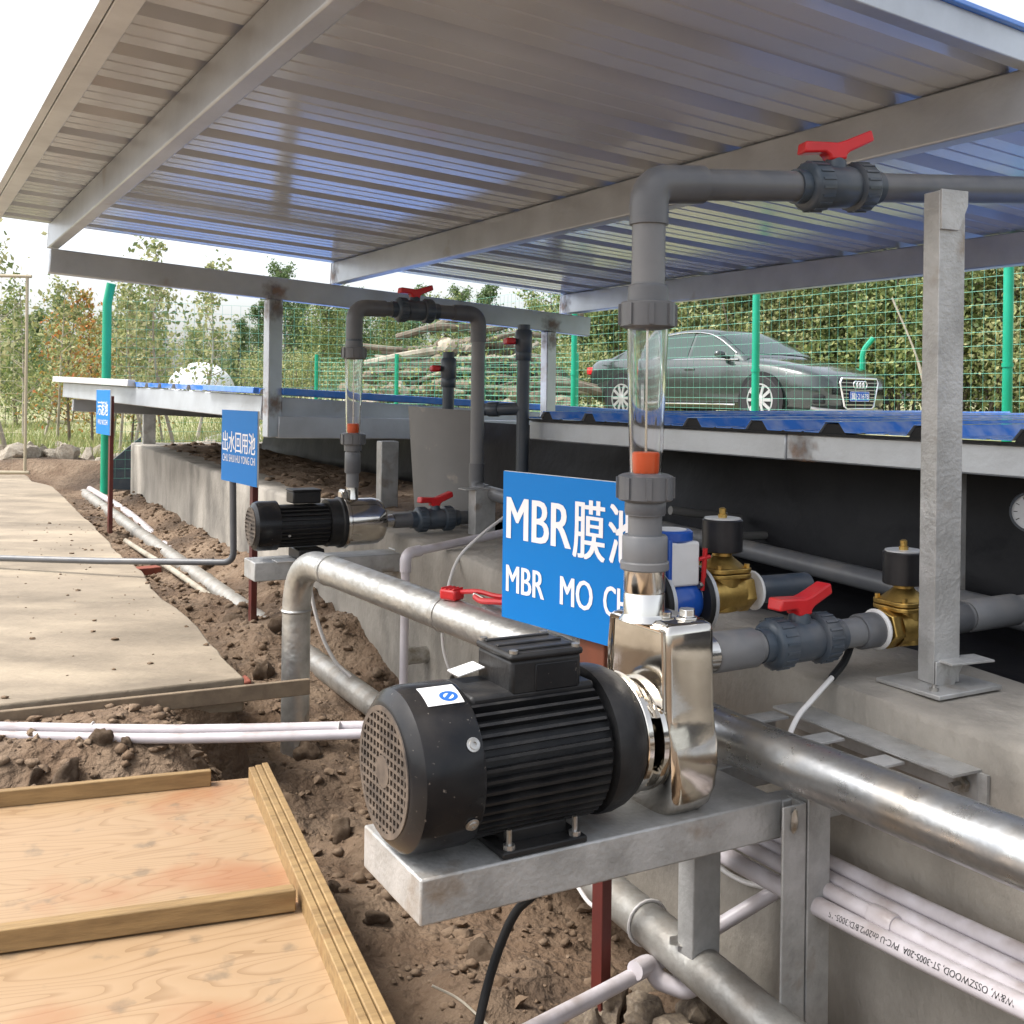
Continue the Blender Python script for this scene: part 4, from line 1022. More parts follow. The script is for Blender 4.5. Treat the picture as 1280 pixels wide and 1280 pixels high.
L(MB().box((-.20, 0, .022), (.11, .15, .044)), 'foot', 'black_fin', p2, bevel=.006)
L(MB().lathe([(.006, 0), (.006, .004)], (-.30, -.085, a - .035), -Y1, 10), 'screw', 'bolt', cw2)
# bracket
b2 = thing('pump_bracket', 'grey steel wall bracket under the small pump', 'bracket', pump_matrix(V2, .2))
def LB(mb, n, mt='frame', **kw): return build(mb, n, mt, b2, local=True, **kw)
LB(MB().box((-.10, .04, .0685), (.66, .16, .078)), 'deck_channel', bevel=.004)
LB(MB().box((.32, -.03, .07), (.18, .05, .05)), 'bearer', bevel=.003)
LB(MB().box((.31, .06, .115), (.20, .07, .006)), 'top_plate', 'trim', bevel=.001)
LB(MB().box((-.30, -.03, .1095), (.09, .08, .003)), 'paper_slip', 'white')
LB(MB().box((.40, -.09, .04), (.012, .10, .13)), 'wall_plate', bevel=.001)
LB(MB().lathe([(.016, 0), (.016, .01), (.008, .01), (.008, .03)], (.394, -.09, .05), -X1, 6), 'wall_bolt', 'bolt')

# small riser with its flow tube
def at2(z): return V3((V2.x, V2.y, z))
def z2(py): return P(441, py, 4.6).z
r2 = thing('pipe_riser', 'thin dark riser loop with red valve rising from the small pump', 'pipe', at2(.6))
pipe_part(r2, at2(.60), at2(z2(585)), .027, 'pvc_light'); socket(r2, at2(z2(578)), UZ, .09, .034, 'pvc')
pipe_part(r2, at2(z2(570)), at2(z2(552)), .030, 'pvc'); 
flow_tube(at2(0), (z2(556), z2(434)), .93, 'short clear flow tube with an orange float above the small pump')
T2 = at2(z2(384)); 
pipe_part(r2, at2(z2(436)), T2 - UZ * .05, .0315, 'pvc')
socket(r2, at2(z2(430)), UZ, .05, .036, 'pvc_dark')
e2 = on_line(T2, BD, 597); e2.z = T2.z
elbow(r2, T2 - UZ * .14, T2, T2 + BD * .14, .036, 'pvc', .06)
v2c = on_line(T2, BD, 517)
pipe_part(r2, T2 + BD * .1, v2c - BD * .08, .031, 'pvc'); pipe_part(r2, v2c + BD * .08, e2 - BD * .1, .031, 'pvc')
ball_valve(frame(v2c, BD), 'dark ball valve with red lever on top of the thin riser loop', .9, twist=R(4))
elbow(r2, e2 - BD * .13, e2, e2 - UZ * .13, .036, 'pvc', .06)
z6 = P(597, 612, e2.y).z; bot = V3((e2.x, e2.y, z6))
pipe_part(r2, e2 - UZ * .1, bot + UZ * .05, .031, 'pvc_light')
ex = (P(680, 634, 4.35) - bot)
elbow(r2, bot + UZ * .12, bot, bot + ex.normalized() * .12, .035, 'pvc', .05)
pipe_part(r2, bot + ex.normalized() * .1, bot + ex, .031, 'pvc')
# suction line of the small pump
c0 = V2 + BD * .20 + UZ * (A2 - .005); cE = on_line(c0, BD, 600)
sn = thing('suction_pipe', 'dark suction line leading from the small pump to the wall top', 'pipe', c0)
pipe_part(sn, c0 - BD * .01, c0 + BD * .12, .033, 'pvc'); pipe_part(sn, on_line(c0, BD, 556), cE, .031, 'pvc')
ball_valve(frame(on_line(c0, BD, 545), BD), 'dark ball valve with red lever beside the small pump', .93, twist=R(5))
bk = onz(602, 668, .385); 
build(MB().box(bk + UZ * .10, (.10, .07, .20), BD, AD).box(bk + UZ * .203 - BD * .02, (.16, .075, .006), BD, AD), 'pipe_bracket', 'frame', sn, bevel=.002)
# grey board and two stand pipes
gb = MB(); g0, g1 = onz(520, 650, .38), onz(598, 658, .38)
gx_ = (g1 - g0); gx_.z = 0; gw = gx_.length; gx_.normalize(); gn = gx_.cross(UZ)
n = 12
for j in (0, 1):
    for k in range(2):
        for i in range(n + 1):
            t = i / n; z = .38 if k == 0 else P(550, 508 + 4 * t, g0.y).z
            wx = gw * t + (k * (-.055 + .045 * t)); bow = .05 * math.sin(math.pi * t)
            gb.v.append(V3((g0.x, g0.y, z)) + gx_ * wx + gn * (bow + .006 * j))
m_ = n + 1
for i in range(n):
    gb.f += [(i, i + 1, m_ + i + 1, m_ + i), (2 * m_ + i, 3 * m_ + i, 3 * m_ + i + 1, 2 * m_ + i + 1), (m_ + i, m_ + i + 1, 3 * m_ + i + 1, 3 * m_ + i), (i, 2 * m_ + i, 2 * m_ + i + 1, i + 1)]
gb.f += [(0, m_, 3 * m_, 2 * m_), (n, 2 * m_ + n, 3 * m_ + n, m_ + n)]; gb.m = [0] * len(gb.f)
tag(build(gb, 'grey_board', 'grey_sheet', loc=g0), 'curved grey plastic board standing on the wall behind the dark valve', 'board')
def stand_pipe(px, ytop, d, zb, vy, label, vlabel, tee=None):
    t = P(px, ytop, d); s = thing('stand_pipe', label, 'pipe', V3((t.x, t.y, zb)))
    pipe_part(s, V3((t.x, t.y, zb)), t, .030, 'pvc_dark', n=20); socket(s, V3((t.x, t.y, P(px, vy + 17, d).z)), UZ, .05, .038, 'pvc_dark')
    if tee:
        y, px2 = tee; q = V3((t.x, t.y, P(px, y, d).z)); e = P(px2, y + 1, d + .1); pipe_part(s, q, e, .030, 'pvc_dark', 'branch_pipe', 20); socket(s, (q * .35 + e * .65), (e - q), .06, .035, 'pvc_dark')
    z = P(px, vy, d).z; vm = thing('ball_valve', vlabel, 'valve', V3((t.x, t.y, z)))
    build(MB().lathe([(.034, -.055), (.040, -.045), (.040, .045), (.034, .055)], V3((t.x, t.y, z)), UZ, 24), 'valve_body', 'pvc_dark', vm)
    hd = V3((-.96, -.28, 0)).normalized()
    build(MB().lathe([(.016, .03), (.016, .055)], V3((t.x, t.y, z)), hd, 12), 'stem', 'pvc_dark', vm)
    build(MB().box(V3((t.x, t.y, z)) + hd * .07, (.045, .075, .032), hd, UZ.cross(hd)), 'handle', 'red', vm, bevel=.008)
stand_pipe(561, 440, 5.45, .38, 461, 'shorter dark stand pipe rising behind the curved grey board', 'ball valve with stub red lever on the shorter stand pipe')
stand_pipe(655, 406, 5.05, .38, 427, 'taller dark stand pipe with side branch behind the MBR sign', 'ball valve with stub red lever on the taller stand pipe', (511, 598))

# ================================================================== METAL PIPES
fo = thing('foil_pipe', 'foil wrapped pipe bending out of the earth and running past both pumps', 'pipe', V3((-.85, 4.45, -.35)))
h0 = V0 + BD * .245; h0 = P(913, 922, 2.26); dh = V3((-.58, 1, 0)).normalized()
dfar = (P(388, 703, 4.05) - P(700, 812, 2.86)); dfar.z = 0; dfar.normalize()
jx = on_line(h0, dh, 700); hE = on_line(jx, dfar, 388); hz0, hz1 = h0.z, P(400, 703, hE.y).z; HL = (jx - h0).length + (hE - jx).length
def hp(px):
    q = on_line(h0, dh, px) if px >= 700 else on_line(jx, dfar, px)
    t = (q - h0).length / HL if px >= 700 else ((jx - h0).length + (q - jx).length) / HL
    q.z = hz0 + (hz1 - hz0) * t; return q
hE = hp(374); 
legp = V3((hE.x, hE.y, -.38)); RF = .054
jn = hp(700)
build(MB().tube(fillet([legp, V3((hE.x, hE.y, hE.z)), hp(480)], .20, 12) + [hp(540), hp(600), jn], RF, 28), 'foil_run', 'foil', fo, sharp=70)
for px in (415, 560): build(MB().lathe([(RF + .002, -.014), (RF + .004, 0), (RF + .002, .014)], hp(px), dh, 28), 'tape_band', 'foil', fo)
build(MB().lathe([(RF + .002, -.006), (RF + .005, 0), (RF + .002, .006)], V3((hE.x, hE.y, hE.z - .20)), UZ, 28), 'tape_band', 'foil', fo)
endp = h0 - dh * 1.75; endp.z = h0.z + .02
gp = thing('galvanised_pipe', 'thick galvanised pipe passing beside the large pump towards the tank wall', 'pipe', h0)
build(MB().tube([jn - dh * .01, h0, endp], RF - .001, 40), 'pipe', 'galv', gp)
hp2 = hp(575)
dp = MB().tube([hp(585) + BD * .075 + UZ * .02, hp(760) + BD * .075 + UZ * .02], .030, 16)
tag(build(dp, 'side_pipe', 'galv', loc=hp(585)), 'thin galvanised pipe lying beside the foil wrapped pipe', 'pipe')
# ground pipe
gp0, gp1 = P(100, 612, 12.6), P(1010, 1292, 2.12)
gp0.z = -.10; 
gq = thing('ground_pipe', 'long foil wrapped pipe lying in the earth beside the slab', 'pipe', V3((-1.2, 5.5, -.25)))
gA, gB = P(440, 861, 4.5), P(830, 1171, 2.48); gC = P(105, 617, 11.9)
gpts = [gC, P(250, 722, 6.7), gA, P(640, 1010, 3.24), gB, gB + (gB - P(640, 1010, 3.24)).normalized() * .9]
build(MB().tube(smooth_path(gpts[:4], 10), .052, 24), 'far_length', 'foil_dull', gq, sharp=70)
build(MB().tube([P(630, 1003, 3.28), gB, gpts[-1]], .049, 32), 'near_length', 'foil_dull', gq, sharp=70)
for k, px in enumerate((150, 190, 260, 330, 395)):
    a_, b_ = (gC, gpts[1]) if px < 250 else (gpts[1], gA)
    q = on_line(a_, (b_ - a_), px); build(MB().lathe([(.054, -.012), (.057, 0), (.054, .012)], q, (b_ - a_), 20), 'tape_band', 'foil_dull', gq)
gd_ = (gB - gpts[3]).normalized()
build(MB().rock(gB + gd_ * .12 + UZ * .047, .03, 5, 2, (1.2, 1.2, .3), .5), 'weld_scar', 'bolt', gq)
tag(build(MB().tube(smooth_path([P(112, 611, 12.2), P(160, 641, 10.0), P(215, 690, 7.9), P(270, 741, 6.3)], 8), .032, 16), 'conduit', 'pvc_white', loc=P(112, 611, 12.2)), 'thinner pale conduit running along the foil wrapped ground pipe', 'conduit')
tag(build(MB().tube(smooth_path([onz(157, 676, -.12), onz(185, 694, -.11), onz(215, 712, -.12), onz(262, 745, -.15)], 8), .018, 12), 'timber_stake', 'bark_pale', loc=onz(157, 676, -.12)), 'thin pale timber stake lying in the earth by the slab', 'stake')

# thin grey pipe over the slab, turning up the wall
z_ = .03; a0, a1 = onz(-20, 697, .06), onz(292, 704, .06)
a1 = P(292, 703, 5.6); a0 = P(-25, 697, 6.0)
tag(build(MB().tube(fillet([a0, (a0 + a1) / 2 - UZ * .006, a1, P(291, 600, 5.62)], .06, 6), .0175, 14), 'thin_pipe', 'pvc', loc=a1), 'thin grey pipe crossing above the slab and turning up behind the sign', 'pipe')
# paired white pipes on the earth
for dy, dz, lab in ((0, 0, 'upper of two white plastic pipes tied together across the earth'), (11.5, -.01, 'lower of two white plastic pipes tied together across the earth')):
    q0, q1 = P(-30, 908 + dy, 3.27 - dy * .003), P(475, 907 + dy * .85, 3.30 - dy * .003)
    mid = P(220, 912 + dy * .95, 3.28 - dy * .003)
    pw = thing('white_pipe', lab, 'pipe', q0)
    build(MB().tube(smooth_path([q0, mid, q1], 10), .0155, 18), 'pipe', 'pvc_white', pw)
    if dy == 0:
        for px in (116, 424): build(MB().lathe([(.017, -.002), (.0185, 0), (.017, .002)], P(px, 909, 3.28), V3((1, 0, 0)), 16), 'tie', 'cable_w', pw)
# white bundle at the foot of the wall, lower right
labs = ['top white plastic pipe of the bundle along the wall foot', 'second white plastic pipe of the bundle along the wall foot', 'third white plastic pipe of the bundle with a coupling', 'lowest white plastic pipe of the bundle with black print']
rows = [((1020, 1070), (1290, 1196)), ((1020, 1090), (1290, 1222)), ((1020, 1105), (1290, 1248)), ((1005, 1124), (1290, 1262))]
for k, ((x0, y0), (x1, y1)) in enumerate(rows):
    q_ = -.07 - .030 * k
    def onq(px, py, qq):          # meet the upright plane at distance qq before the wall
        r_ = ray(px, py); den = r_.dot(BW); t_ = ((W0 - CAM).dot(BW) + qq) / den; return CAM + r_ * t_
    p0, p1 = onq(x0, y0, q_), onq(x1, y1, q_); d_ = (p1 - p0).normalized()
    st = p0 - d_ * (1.15 - .06 * k)
    st.z = max(st.z, p0.z - .02)
    pw = thing('white_pipe', labs[k], 'pipe', p0)
    build(MB().tube(smooth_path([st, p0, p1 + d_ * .3], 6), .0165 if k < 3 else .0195, 18), 'pipe', 'pvc_white', pw)
    if k == 2: build(MB().lathe([(.019, -.03), (.021, -.026), (.021, .026), (.019, .03)], onq(1105, 1150, q_), d_, 18), 'coupling', 'pvc_white', pw)
    if k == 3:
        vs, fs = text_mb('W&W, OSSZWOOD, ST-3005-20A  PVC-U dn20*2.8/D/3005-1S', .0165, 0, .95)
        c_ = onq(1150, 1197, q_); tdir = d_; nv = (CAM - c_); nv = (nv - d_ * nv.dot(d_)).normalized(); upd = nv.cross(d_)
        if upd.z < 0: upd = -upd
        mid = (max(v.x for v in vs)) / 2; mb = MB()
        for v in vs:
            ang = -(v.y - .005) / .0195; mb.v.append(c_ + tdir * (mid - v.x) + (nv * math.cos(ang) + upd * math.sin(ang)) * .0204)
        mb.f = fs; mb.m = [0] * len(fs); build(mb, 'lettering', 'rubber', pw, kind='stuff')
# upright white pipe in front of the wall and its top run
wz = P(506, 690, 4.1); wv = thing('white_pipe', 'upright white plastic pipe with elbow standing before the wall', 'pipe', V3((wz.x, wz.y, -.3)))
q0 = P(504, 873, 4.1); q1 = P(507, 692, 4.1); q2 = P(640, 664, 4.5)
build(MB().tube(fillet([V3((q0.x, q0.y, -.25)), q1, q2], .04, 6), .0165, 16), 'pipe', 'pvc_white', wv)
build(MB().tube(fillet([q1 - UZ * .07, q1, q1 + (q2 - q1).normalized() * .07], .04, 6), .022, 16), 'elbow', 'pvc_white', wv)
wz = P(640, 770, 3.4); tag(build(MB().tube([V3((wz.x, wz.y, -.35)), wz + UZ * .2], .016, 14), 'white_pipe', 'pvc_white', loc=V3((wz.x, wz.y, -.35))), 'upright white plastic pipe mostly hidden behind the MBR sign', 'pipe')
# white pipe rising towards the stand, bottom
q0, q1, q2 = P(640, 1300, 2.08), P(812, 1203, 2.45), P(985, 1105, 2.48)
wb = thing('white_pipe', 'white plastic pipe slanting under the galvanised ground pipe below the pump', 'pipe', q1)
build(MB().tube(smooth_path([q0, q1 - V3((0, 0, .01)), q2], 8), .017, 18), 'pipe', 'pvc_white', wb)
build(MB().tube(fillet([q1 - (q1 - q0).normalized() * .06, q1, P(822, 1225, 2.44), P(858, 1238, 2.42), P(895, 1215, 2.43)], .03, 6), .021, 16), 'tee', 'pvc_white', wb)
# pipe stubs in the wall
for px, py, r_, lab in ((520, 818, .034, 'short rusty pipe stub sticking out of the wall'), (585, 850, .036, 'short capped pipe stub in the wall behind the black motor')):
    c_ = onq(px + 12, py, 0); tag(build(MB().lathe([(r_ * .8, .05), (r_ * .8, -.10), (r_, -.10), (r_, .05)], c_, BW, 20), 'pipe_stub', 'bolt', loc=c_), lab, 'pipe')
# wall ladder bracket right of the pump
lb = thing('wall_bracket', 'grey ladder shaped steel bracket bolted to the concrete wall', 'bracket', onq(1100, 940, 0))
f0, f1 = onq(985, 884, -.03), onq(1212, 966, -.03)
z_ = (f0.z + f1.z) / 2 + .005
f0.z = f1.z = z_; fd_ = (f1 - f0).normalized()
build(MB().profile(f0, f1, [(-.045, -.005), (.045, -.005), (.045, .0), (-.045, .0)]), 'top_flange', 'frame', lb)
build(MB().beam(f0 + BW * .025 - UZ * .03, f1 + BW * .025 - UZ * .03, .006, .055), 'side_flange', 'frame', lb)
for t in (.06, .40, .72):
    c_ = f0 + (f1 - f0) * t; build(MB().beam(c_ - BW * .21 - UZ * .012, c_ - BW * .045 - UZ * .012, .050, .006), 'rung', 'frame', lb, bevel=.001)
    build(MB().beam(c_ - BW * .21 - UZ * .035 - fd_ * .022, c_ - BW * .045 - UZ * .035 - fd_ * .022, .005, .04), 'rung_web', 'frame', lb, bevel=.001)
build(MB().lathe([(.016, 0), (.016, .012), (.008, .012), (.008, .035)], f1 - fd_ * .03 - UZ * .035 + BW * .02, -BW, 6), 'bolt', 'bolt', lb)
build(MB().box(f1 - UZ * .04 + BW * .027 - fd_ * .01, (.008, .06, .07), BW, fd_), 'wall_plate', 'frame', lb)

# ================================================================== PLYWOOD FORM
Cc = V3((-.72, 3.10, -.125)); w1 = V3((.37, -.929, 0)).normalized(); w2 = V3((-.945, -.327, 0)).normalized()
pf = thing('plywood_panel', 'plywood form panel with lumber battens lying on the earth', 'panel', Matrix(((w1.x, -w1.y, 0, Cc.x), (w1.y, w1.x, 0, Cc.y), (0, 0, 1, Cc.z), (0, 0, 0, 1))))
def W2(a_, b_, z=0.0): return Cc + w1 * a_ + w2 * b_ + UZ * z
pl = MB(); vs = [W2(a_, b_, z) for z in (-.018, 0) for a_, b_ in ((-.04, -.05), (2.35, -.05), (2.35, 1.9), (-.04, 1.9))]
pl.add(vs, [(0, 1, 2, 3), (4, 5, 6, 7), (0, 1, 5, 4), (1, 2, 6, 5), (2, 3, 7, 6), (3, 0, 4, 7)])
build(pl, 'plywood_sheet', 'ply', pf)
def batten(a0, b0, a1, b1, wd, h, layers=3, sub=None):
    o = None
    for k in range(layers):
        d_ = (W2(a1, b1) - W2(a0, b0)).normalized(); off = UZ.cross(d_) * (wd * (k - (layers - 1) / 2) / layers)
        dz = .004 * ((k * 7) % 3 - 1)
        o = build(MB().beam(W2(a0, b0, h / 2 + dz) + off, W2(a1, b1, h / 2 + dz) + off, wd / layers - .0012, h), 'batten', 'gold', pf, bevel=.0025)
batten(-.02, .13, -.02, 1.9, .036, .044, 2)
batten(.0, .0, 2.35, .0, .056, .050, 3)
batten(.80, .04, .80, 1.9, .054, .046, 3)
# ================================================================== SMALL THINGS BY THE PUMPS
def cable(name, pts, r, mt, label, cat='cable', n=8):
    pts = [V3(p) for p in pts]; return tag(build(MB().tube(smooth_path(pts, 8), r, n), name, mt, loc=pts[0]), label, cat)
cable('cable', [P(632, 645, 4.3), P(600, 670, 4.2), P(572, 700, 4.12), P(558, 745, 4.0), P(553, 800, 4.0), P(565, 842, 4.0), P(590, 862, 4.0)], .0062, 'cable_w', 'white cable hanging in a loop between the bracket and the foil pipe')
cable('cable', [P(655, 808, 2.46) - UZ * .02, P(1066, 800, 2.46), P(1056, 826, 2.42), P(1040, 847, 2.36)][1:], .0085, 'rubber', 'short black cable end below the red lever valve')
cable('cable', [P(1040, 847, 2.36), P(1015, 875, 2.30), P(998, 895, 2.27), P(986, 922, 2.24), P(982, 950, 2.23)], .0058, 'cable_w', 'white cable dropping from the valve behind the galvanised pipe')
cable('cable', [P(388, 735, 4.25), P(394, 765, 4.25), P(405, 800, 4.25), P(420, 828, 4.25), P(438, 846, 4.25)], .0075, 'cable_w', 'white cable hanging beside the foil pipe bend')
cable('cable', [P(668, 1118, 2.05), P(645, 1140, 2.05), P(626, 1180, 2.05), P(610, 1230, 2.05), P(596, 1290, 2.03)], .009, 'rubber', 'black cable hanging from the pump stand into the earth', n=10)
cable('cable', [P(722, 1108, 2.55), P(736, 1128, 2.52), P(752, 1136, 2.5), P(757, 1110, 2.5), P(752, 1170, 2.5), P(750, 1222, 2.5)], .005, 'cable_w', 'thin white cable tied to the red sign pole')
cable('cable', [P(886, 1068, 2.7), P(905, 1088, 2.65), P(930, 1102, 2.6), P(952, 1108, 2.55), P(1000, 1120, 2.5)], .0065, 'cable_w', 'white cable sagging behind the legs of the pump stand')
cable('twig', [onz(540, 1232, -.33), onz(575, 1250, -.36), onz(610, 1282, -.38)], .003, 'bark_pale', 'thin dry stem lying on the brown earth', 'twig', 5)
# loop tied round the ground pipe
gdir = (gB - gpts[3]).normalized()
lo = on_line(gpts[3], gdir, 818); sdx = gdir.orthogonal().normalized(); sdy = gdir.cross(sdx)
tag(build(MB().tube([lo + (sdx * math.cos(t) + sdy * math.sin(t)) * .053 for t in [i * math.pi / 10 for i in range(21)]], .004, 6), 'wire_tie', 'cable_w', loc=lo), 'white wire tie round the ground pipe below the pump', 'tie')
# red pipe cutter on the foil pipe
tc0 = hp(572) + UZ * (RF + .016); td = (P(628, 741, tc0.y - .1) - P(572, 744, tc0.y)); td.z = 0; td.normalize()
pc = thing('pipe_cutter', 'red handled pipe cutter resting on the foil wrapped pipe', 'tool', frame(tc0, td))
def LC(mb, n, mt, **kw): return build(mb, n, mt, pc, local=True, **kw)
LC(MB().box((-.012, 0, .0), (.062, .05, .034)), 'head', 'red', bevel=.008)
for k in range(4): LC(MB().box((-.034 + .015 * k, 0, .0175), (.006, .046, .006)), 'grip_rib', 'red', bevel=.002)
LC(MB().tube(smooth_path([(.015, .006, .008), (.08, .012, .016), (.14, .016, .010), (.20, .018, .012)], 5), .0075, 8), 'upper_handle', 'red')
LC(MB().tube(smooth_path([(.08, -.004, .004), (.11, -.012, -.004), (.16, -.014, .0), (.20, -.012, .002)], 5), .0095, 8), 'lower_handle', 'red')
LC(MB().tube([(.075, -.002, .010), (.115, -.006, .002)], .006, 8), 'jaw', 'bolt')

# stones in the trench and loose clods
stone_me = [mesh_of(MB().rock((0, 0, 0), 1, s, 3, (1.1, .95, .75), .38), 'stone', 'stone', sharp=25) for s in (1, 2, 3, 4)]
clod_me = [mesh_of(MB().rock((0, 0, 0), 1, s + 20, 3, (1.15, 1, .6), .45), 'clod', 'clod', sharp=60) for s in (1, 2, 3)]
pale_me = [mesh_of(MB().rock((0, 0, 0), 1, s + 40, 2, (1.2, .9, .55), .4), 'rubble_stone', 'rubble', sharp=25) for s in (1, 2, 3)]
def lump(me, name, x, y, r, label, cat, group, k=0, zo=.25):
    o = bpy.data.objects.new(name, me); C.objects.link(o); o.location = (x, y, gz(x, y) + r * zo)
    o.scale = (r, r, r); o.rotation_euler = (k * .37, k * .61, k * 1.9); tag(o, label, cat, group); return o
rn_ = random.Random(11)
GS = 'broken stones in the trench below the pump'
for k, (px, py, r) in enumerate([(835, 1212, .062), (878, 1262, .05), (760, 1250, .05), (806, 1268, .045), (905, 1140, .05), (935, 1165, .045), (1045, 1215, .10), (1085, 1278, .075), (735, 1275, .04), (880, 1100, .045), (850, 1290, .06), (960, 1200, .06), (1150, 1290, .06), (695, 1290, .035), (920, 1230, .055)]):
    p = onz(px, py, -.40); lump(stone_me[k % 4], 'stone', p.x, p.y, r, 'brown broken stone lying in the trench below the large pump', 'stone', GS, k)
GC = 'loose clods on the foreground earth'
for k, (px, py, z, r) in enumerate([(322, 962, -.08, .055), (302, 968, -.08, .035), (84, 958, -.08, .045), (125, 938, -.08, .033), (45, 960, -.08, .025), (360, 968, -.1, .035), (255, 985, -.1, .0), (420, 985, -.15, .03), (330, 820, -.15, .05), (350, 790, -.15, .055), (290, 770, -.15, .04), (310, 835, -.15, .05), (262, 712, -.15, .05), (380, 870, -.15, .05), (430, 930, -.15, .04), (470, 1090, -.3, .03), (600, 1150, -.35, .03), (160, 925, -.05, .02)]):
    if r: p = onz(px, py, z); lump(clod_me[k % 3], 'clod', p.x, p.y, r, 'lump of dug brown earth lying on the ground', 'clod', GC, k)
pe = MB()
for i in range(5200):
    u = rn_.random(); p_ = rn_.uniform(-.6, 10.5); q_ = rn_.uniform(-.80, -.02) if i % 4 else rn_.uniform(-2.6, -.9)
    if q_ < -.9: p_ = rn_.uniform(1.55, 2.4)
    c = PQ(p_, q_, 0); r = .004 + .02 * rn_.random() ** 4
    pe.rock((c.x, c.y, gz(c.x, c.y) + r * .3), r, i, 1, (1.1, 1, .7), .5)
o = build(pe, 'crumbled_earth', 'clod', sharp=80); o['kind'] = 'stuff'; tag(o, 'crumbs of dug earth strewn over the strip between slab and wall', 'earth')
pe = MB()
for i in range(110):
    p_ = rn_.uniform(2.5, 7.5); q_ = -.83 - abs(rn_.gauss(0, .5)); c = PQ(p_, q_, 0); r = .003 + .009 * rn_.random() ** 3
    pe.rock((c.x, c.y, r * .4), r, i, 1, (1.4, 1, .6), .5)
o = build(pe, 'slab_crumbs', 'clod', sharp=80); o['kind'] = 'stuff'; tag(o, 'small crumbs of earth scattered on the concrete slab', 'earth')
GR = 'pale rubble stones behind the slab'
for k in range(46):
    px = rn_.uniform(-20, 150) if k < 34 else rn_.uniform(195, 330); d = rn_.uniform(12.9, 15.2); p = P(px, 580, d)
    lump(pale_me[k % 3], 'rubble_stone', p.x, p.y, rn_.uniform(.05, .17), 'pale brown rubble stone on the heap beyond the slab', 'stone', GR, k)
# brick under the far sign and timber by the corner
c = PQ(5.8, -.66, gz(*PQ(5.8, -.66, 0).xy) + .03)
M['brick'] = mat('brick', (.25, .07, .04), .85, 0, (.17, .05, .035), 12, bump=.3, bs=40)
tag(build(MB().box(c, (.21, .10, .05), (BW + AW * .2).normalized(), (AW - BW * .2).normalized()), 'brick', 'brick', loc=c, bevel=.004), 'single red brick lying in the earth under the far sign', 'brick')
c = onz(285, 832, 0.0); c.z = gz(c.x, c.y) + .03
tag(build(MB().box(c, (.16, .09, .06), (BW + UZ * .3).normalized(), AW), 'brick', 'brick', loc=c, bevel=.006), 'broken red brick at the slab corner below the second sign', 'brick')
# black box panel at the wall's far end
c = P(157, 590, 12.1); c.z = .10
tag(build(MB().prism([(-.16, -.35), (.16, -.35), (.16, .38), (-.16, .10)], c, V3((.95, .3, 0)), UZ, V3((-.1, .3, 0))), 'leaning_board', 'pvc_dark', loc=c), 'dark sloping board leaning at the far end of the concrete wall', 'board')

# ================================================================== CAR
M['paint'] = mat('dark_metallic_paint', (.030, .042, .039), .16, .3, (.034, .046, .043), 3, coat=.9)
M['glass'] = mat('tinted_glass', (.04, .065, .058), .05, 0, spec=.35)
M['chrome'] = mat('chrome', (.75, .76, .77), .12, 1.0)
M['alloy'] = mat('alloy', (.50, .50, .50), .35, .6)
M['tyre'] = mat('tyre', (.015, .015, .016), .7)
M['lamp'] = mat('headlamp', (.72, .74, .76), .08, .3, coat=.8)
M['plate'] = mat('plate_blue', (.01, .09, .42), .4)
M['arch'] = mat('arch_black', (.008, .008, .009), .8)
cc = P(905, 526, 17.2); hd_ = V3((.60, -.80, 0)).normalized(); czz = gz(cc.x, cc.y) + .02
cz_ = cc.z
car = thing('parked_car', 'dark grey green sedan parked beyond the wire fence', 'car', frame(V3((cc.x, cc.y, cz_)), hd_))
def K(mb, n, mt, par=car, **kw): return build(mb, n, mt, par, local=True, **kw)
T = [(-2.44, .62, .45, .76, .86), (-2.36, .80, .34, .86, .97), (-2.1, .89, .24, .93, 1.015), (-1.5, .93, .19, .95, 1.03), (-.7, .935, .18, .95, 1.0), (.2, .935, .18, .94, .985), (1.0, .93, .18, .91, .975), (1.6, .92, .19, .845, .91), (2.05, .895, .2, .76, .825), (2.32, .82, .22, .69, .74), (2.45, .72, .25, .635, .67), (2.50, .60, .30, .57, .59)]
def station(t, i):      # Catmull-Rom over the stations
    i0 = max(0, min(len(T) - 2, i)); a_, b_, c_, d_ = T[max(0, i0 - 1)], T[i0], T[i0 + 1], T[min(len(T) - 1, i0 + 2)]
    return [.5 * (2 * q + (r_ - p) * t + (2 * p - 5 * q + 4 * r_ - s) * t * t + (3 * q - p - 3 * r_ + s) * t ** 3) for p, q, r_, s in zip(a_, b_, c_, d_)]
bm_ = MB(); secs = []
for i in range(len(T) - 1):
    for k in range(4): secs.append(station(k / 4, i))
secs.append(list(T[-1]))
for x, w_, zb, zs, zt in secs:
    half = [(0, zb), (.80 * w_, zb), (.955 * w_, zb + .06), (.985 * w_, zb + .20), (w_, .52 if zs > .6 else zs - .05), (.995 * w_, zs - .14), (.97 * w_, zs - .02), (.93 * w_, zs + .02), (.84 * w_, zt - .012), (.6 * w_, zt + .012), (0, zt + .022)]
    half = [(y, z) for y, z in half]
    bm_.v += [V3((x, y, z)) for y, z in half] + [V3((x, -y, z)) for y, z in half[-2:0:-1]]
ng = 20
for i in range(len(secs) - 1):
    for j in range(ng): bm_.f.append((i * ng + j, i * ng + (j + 1) % ng, (i + 1) * ng + (j + 1) % ng, (i + 1) * ng + j))
bm_.f += [tuple(range(ng)), tuple(range((len(secs) - 1) * ng, len(secs) * ng))]; bm_.m = [0] * len(bm_.f)
bodyo = K(bm_, 'body', 'paint', sharp=60)
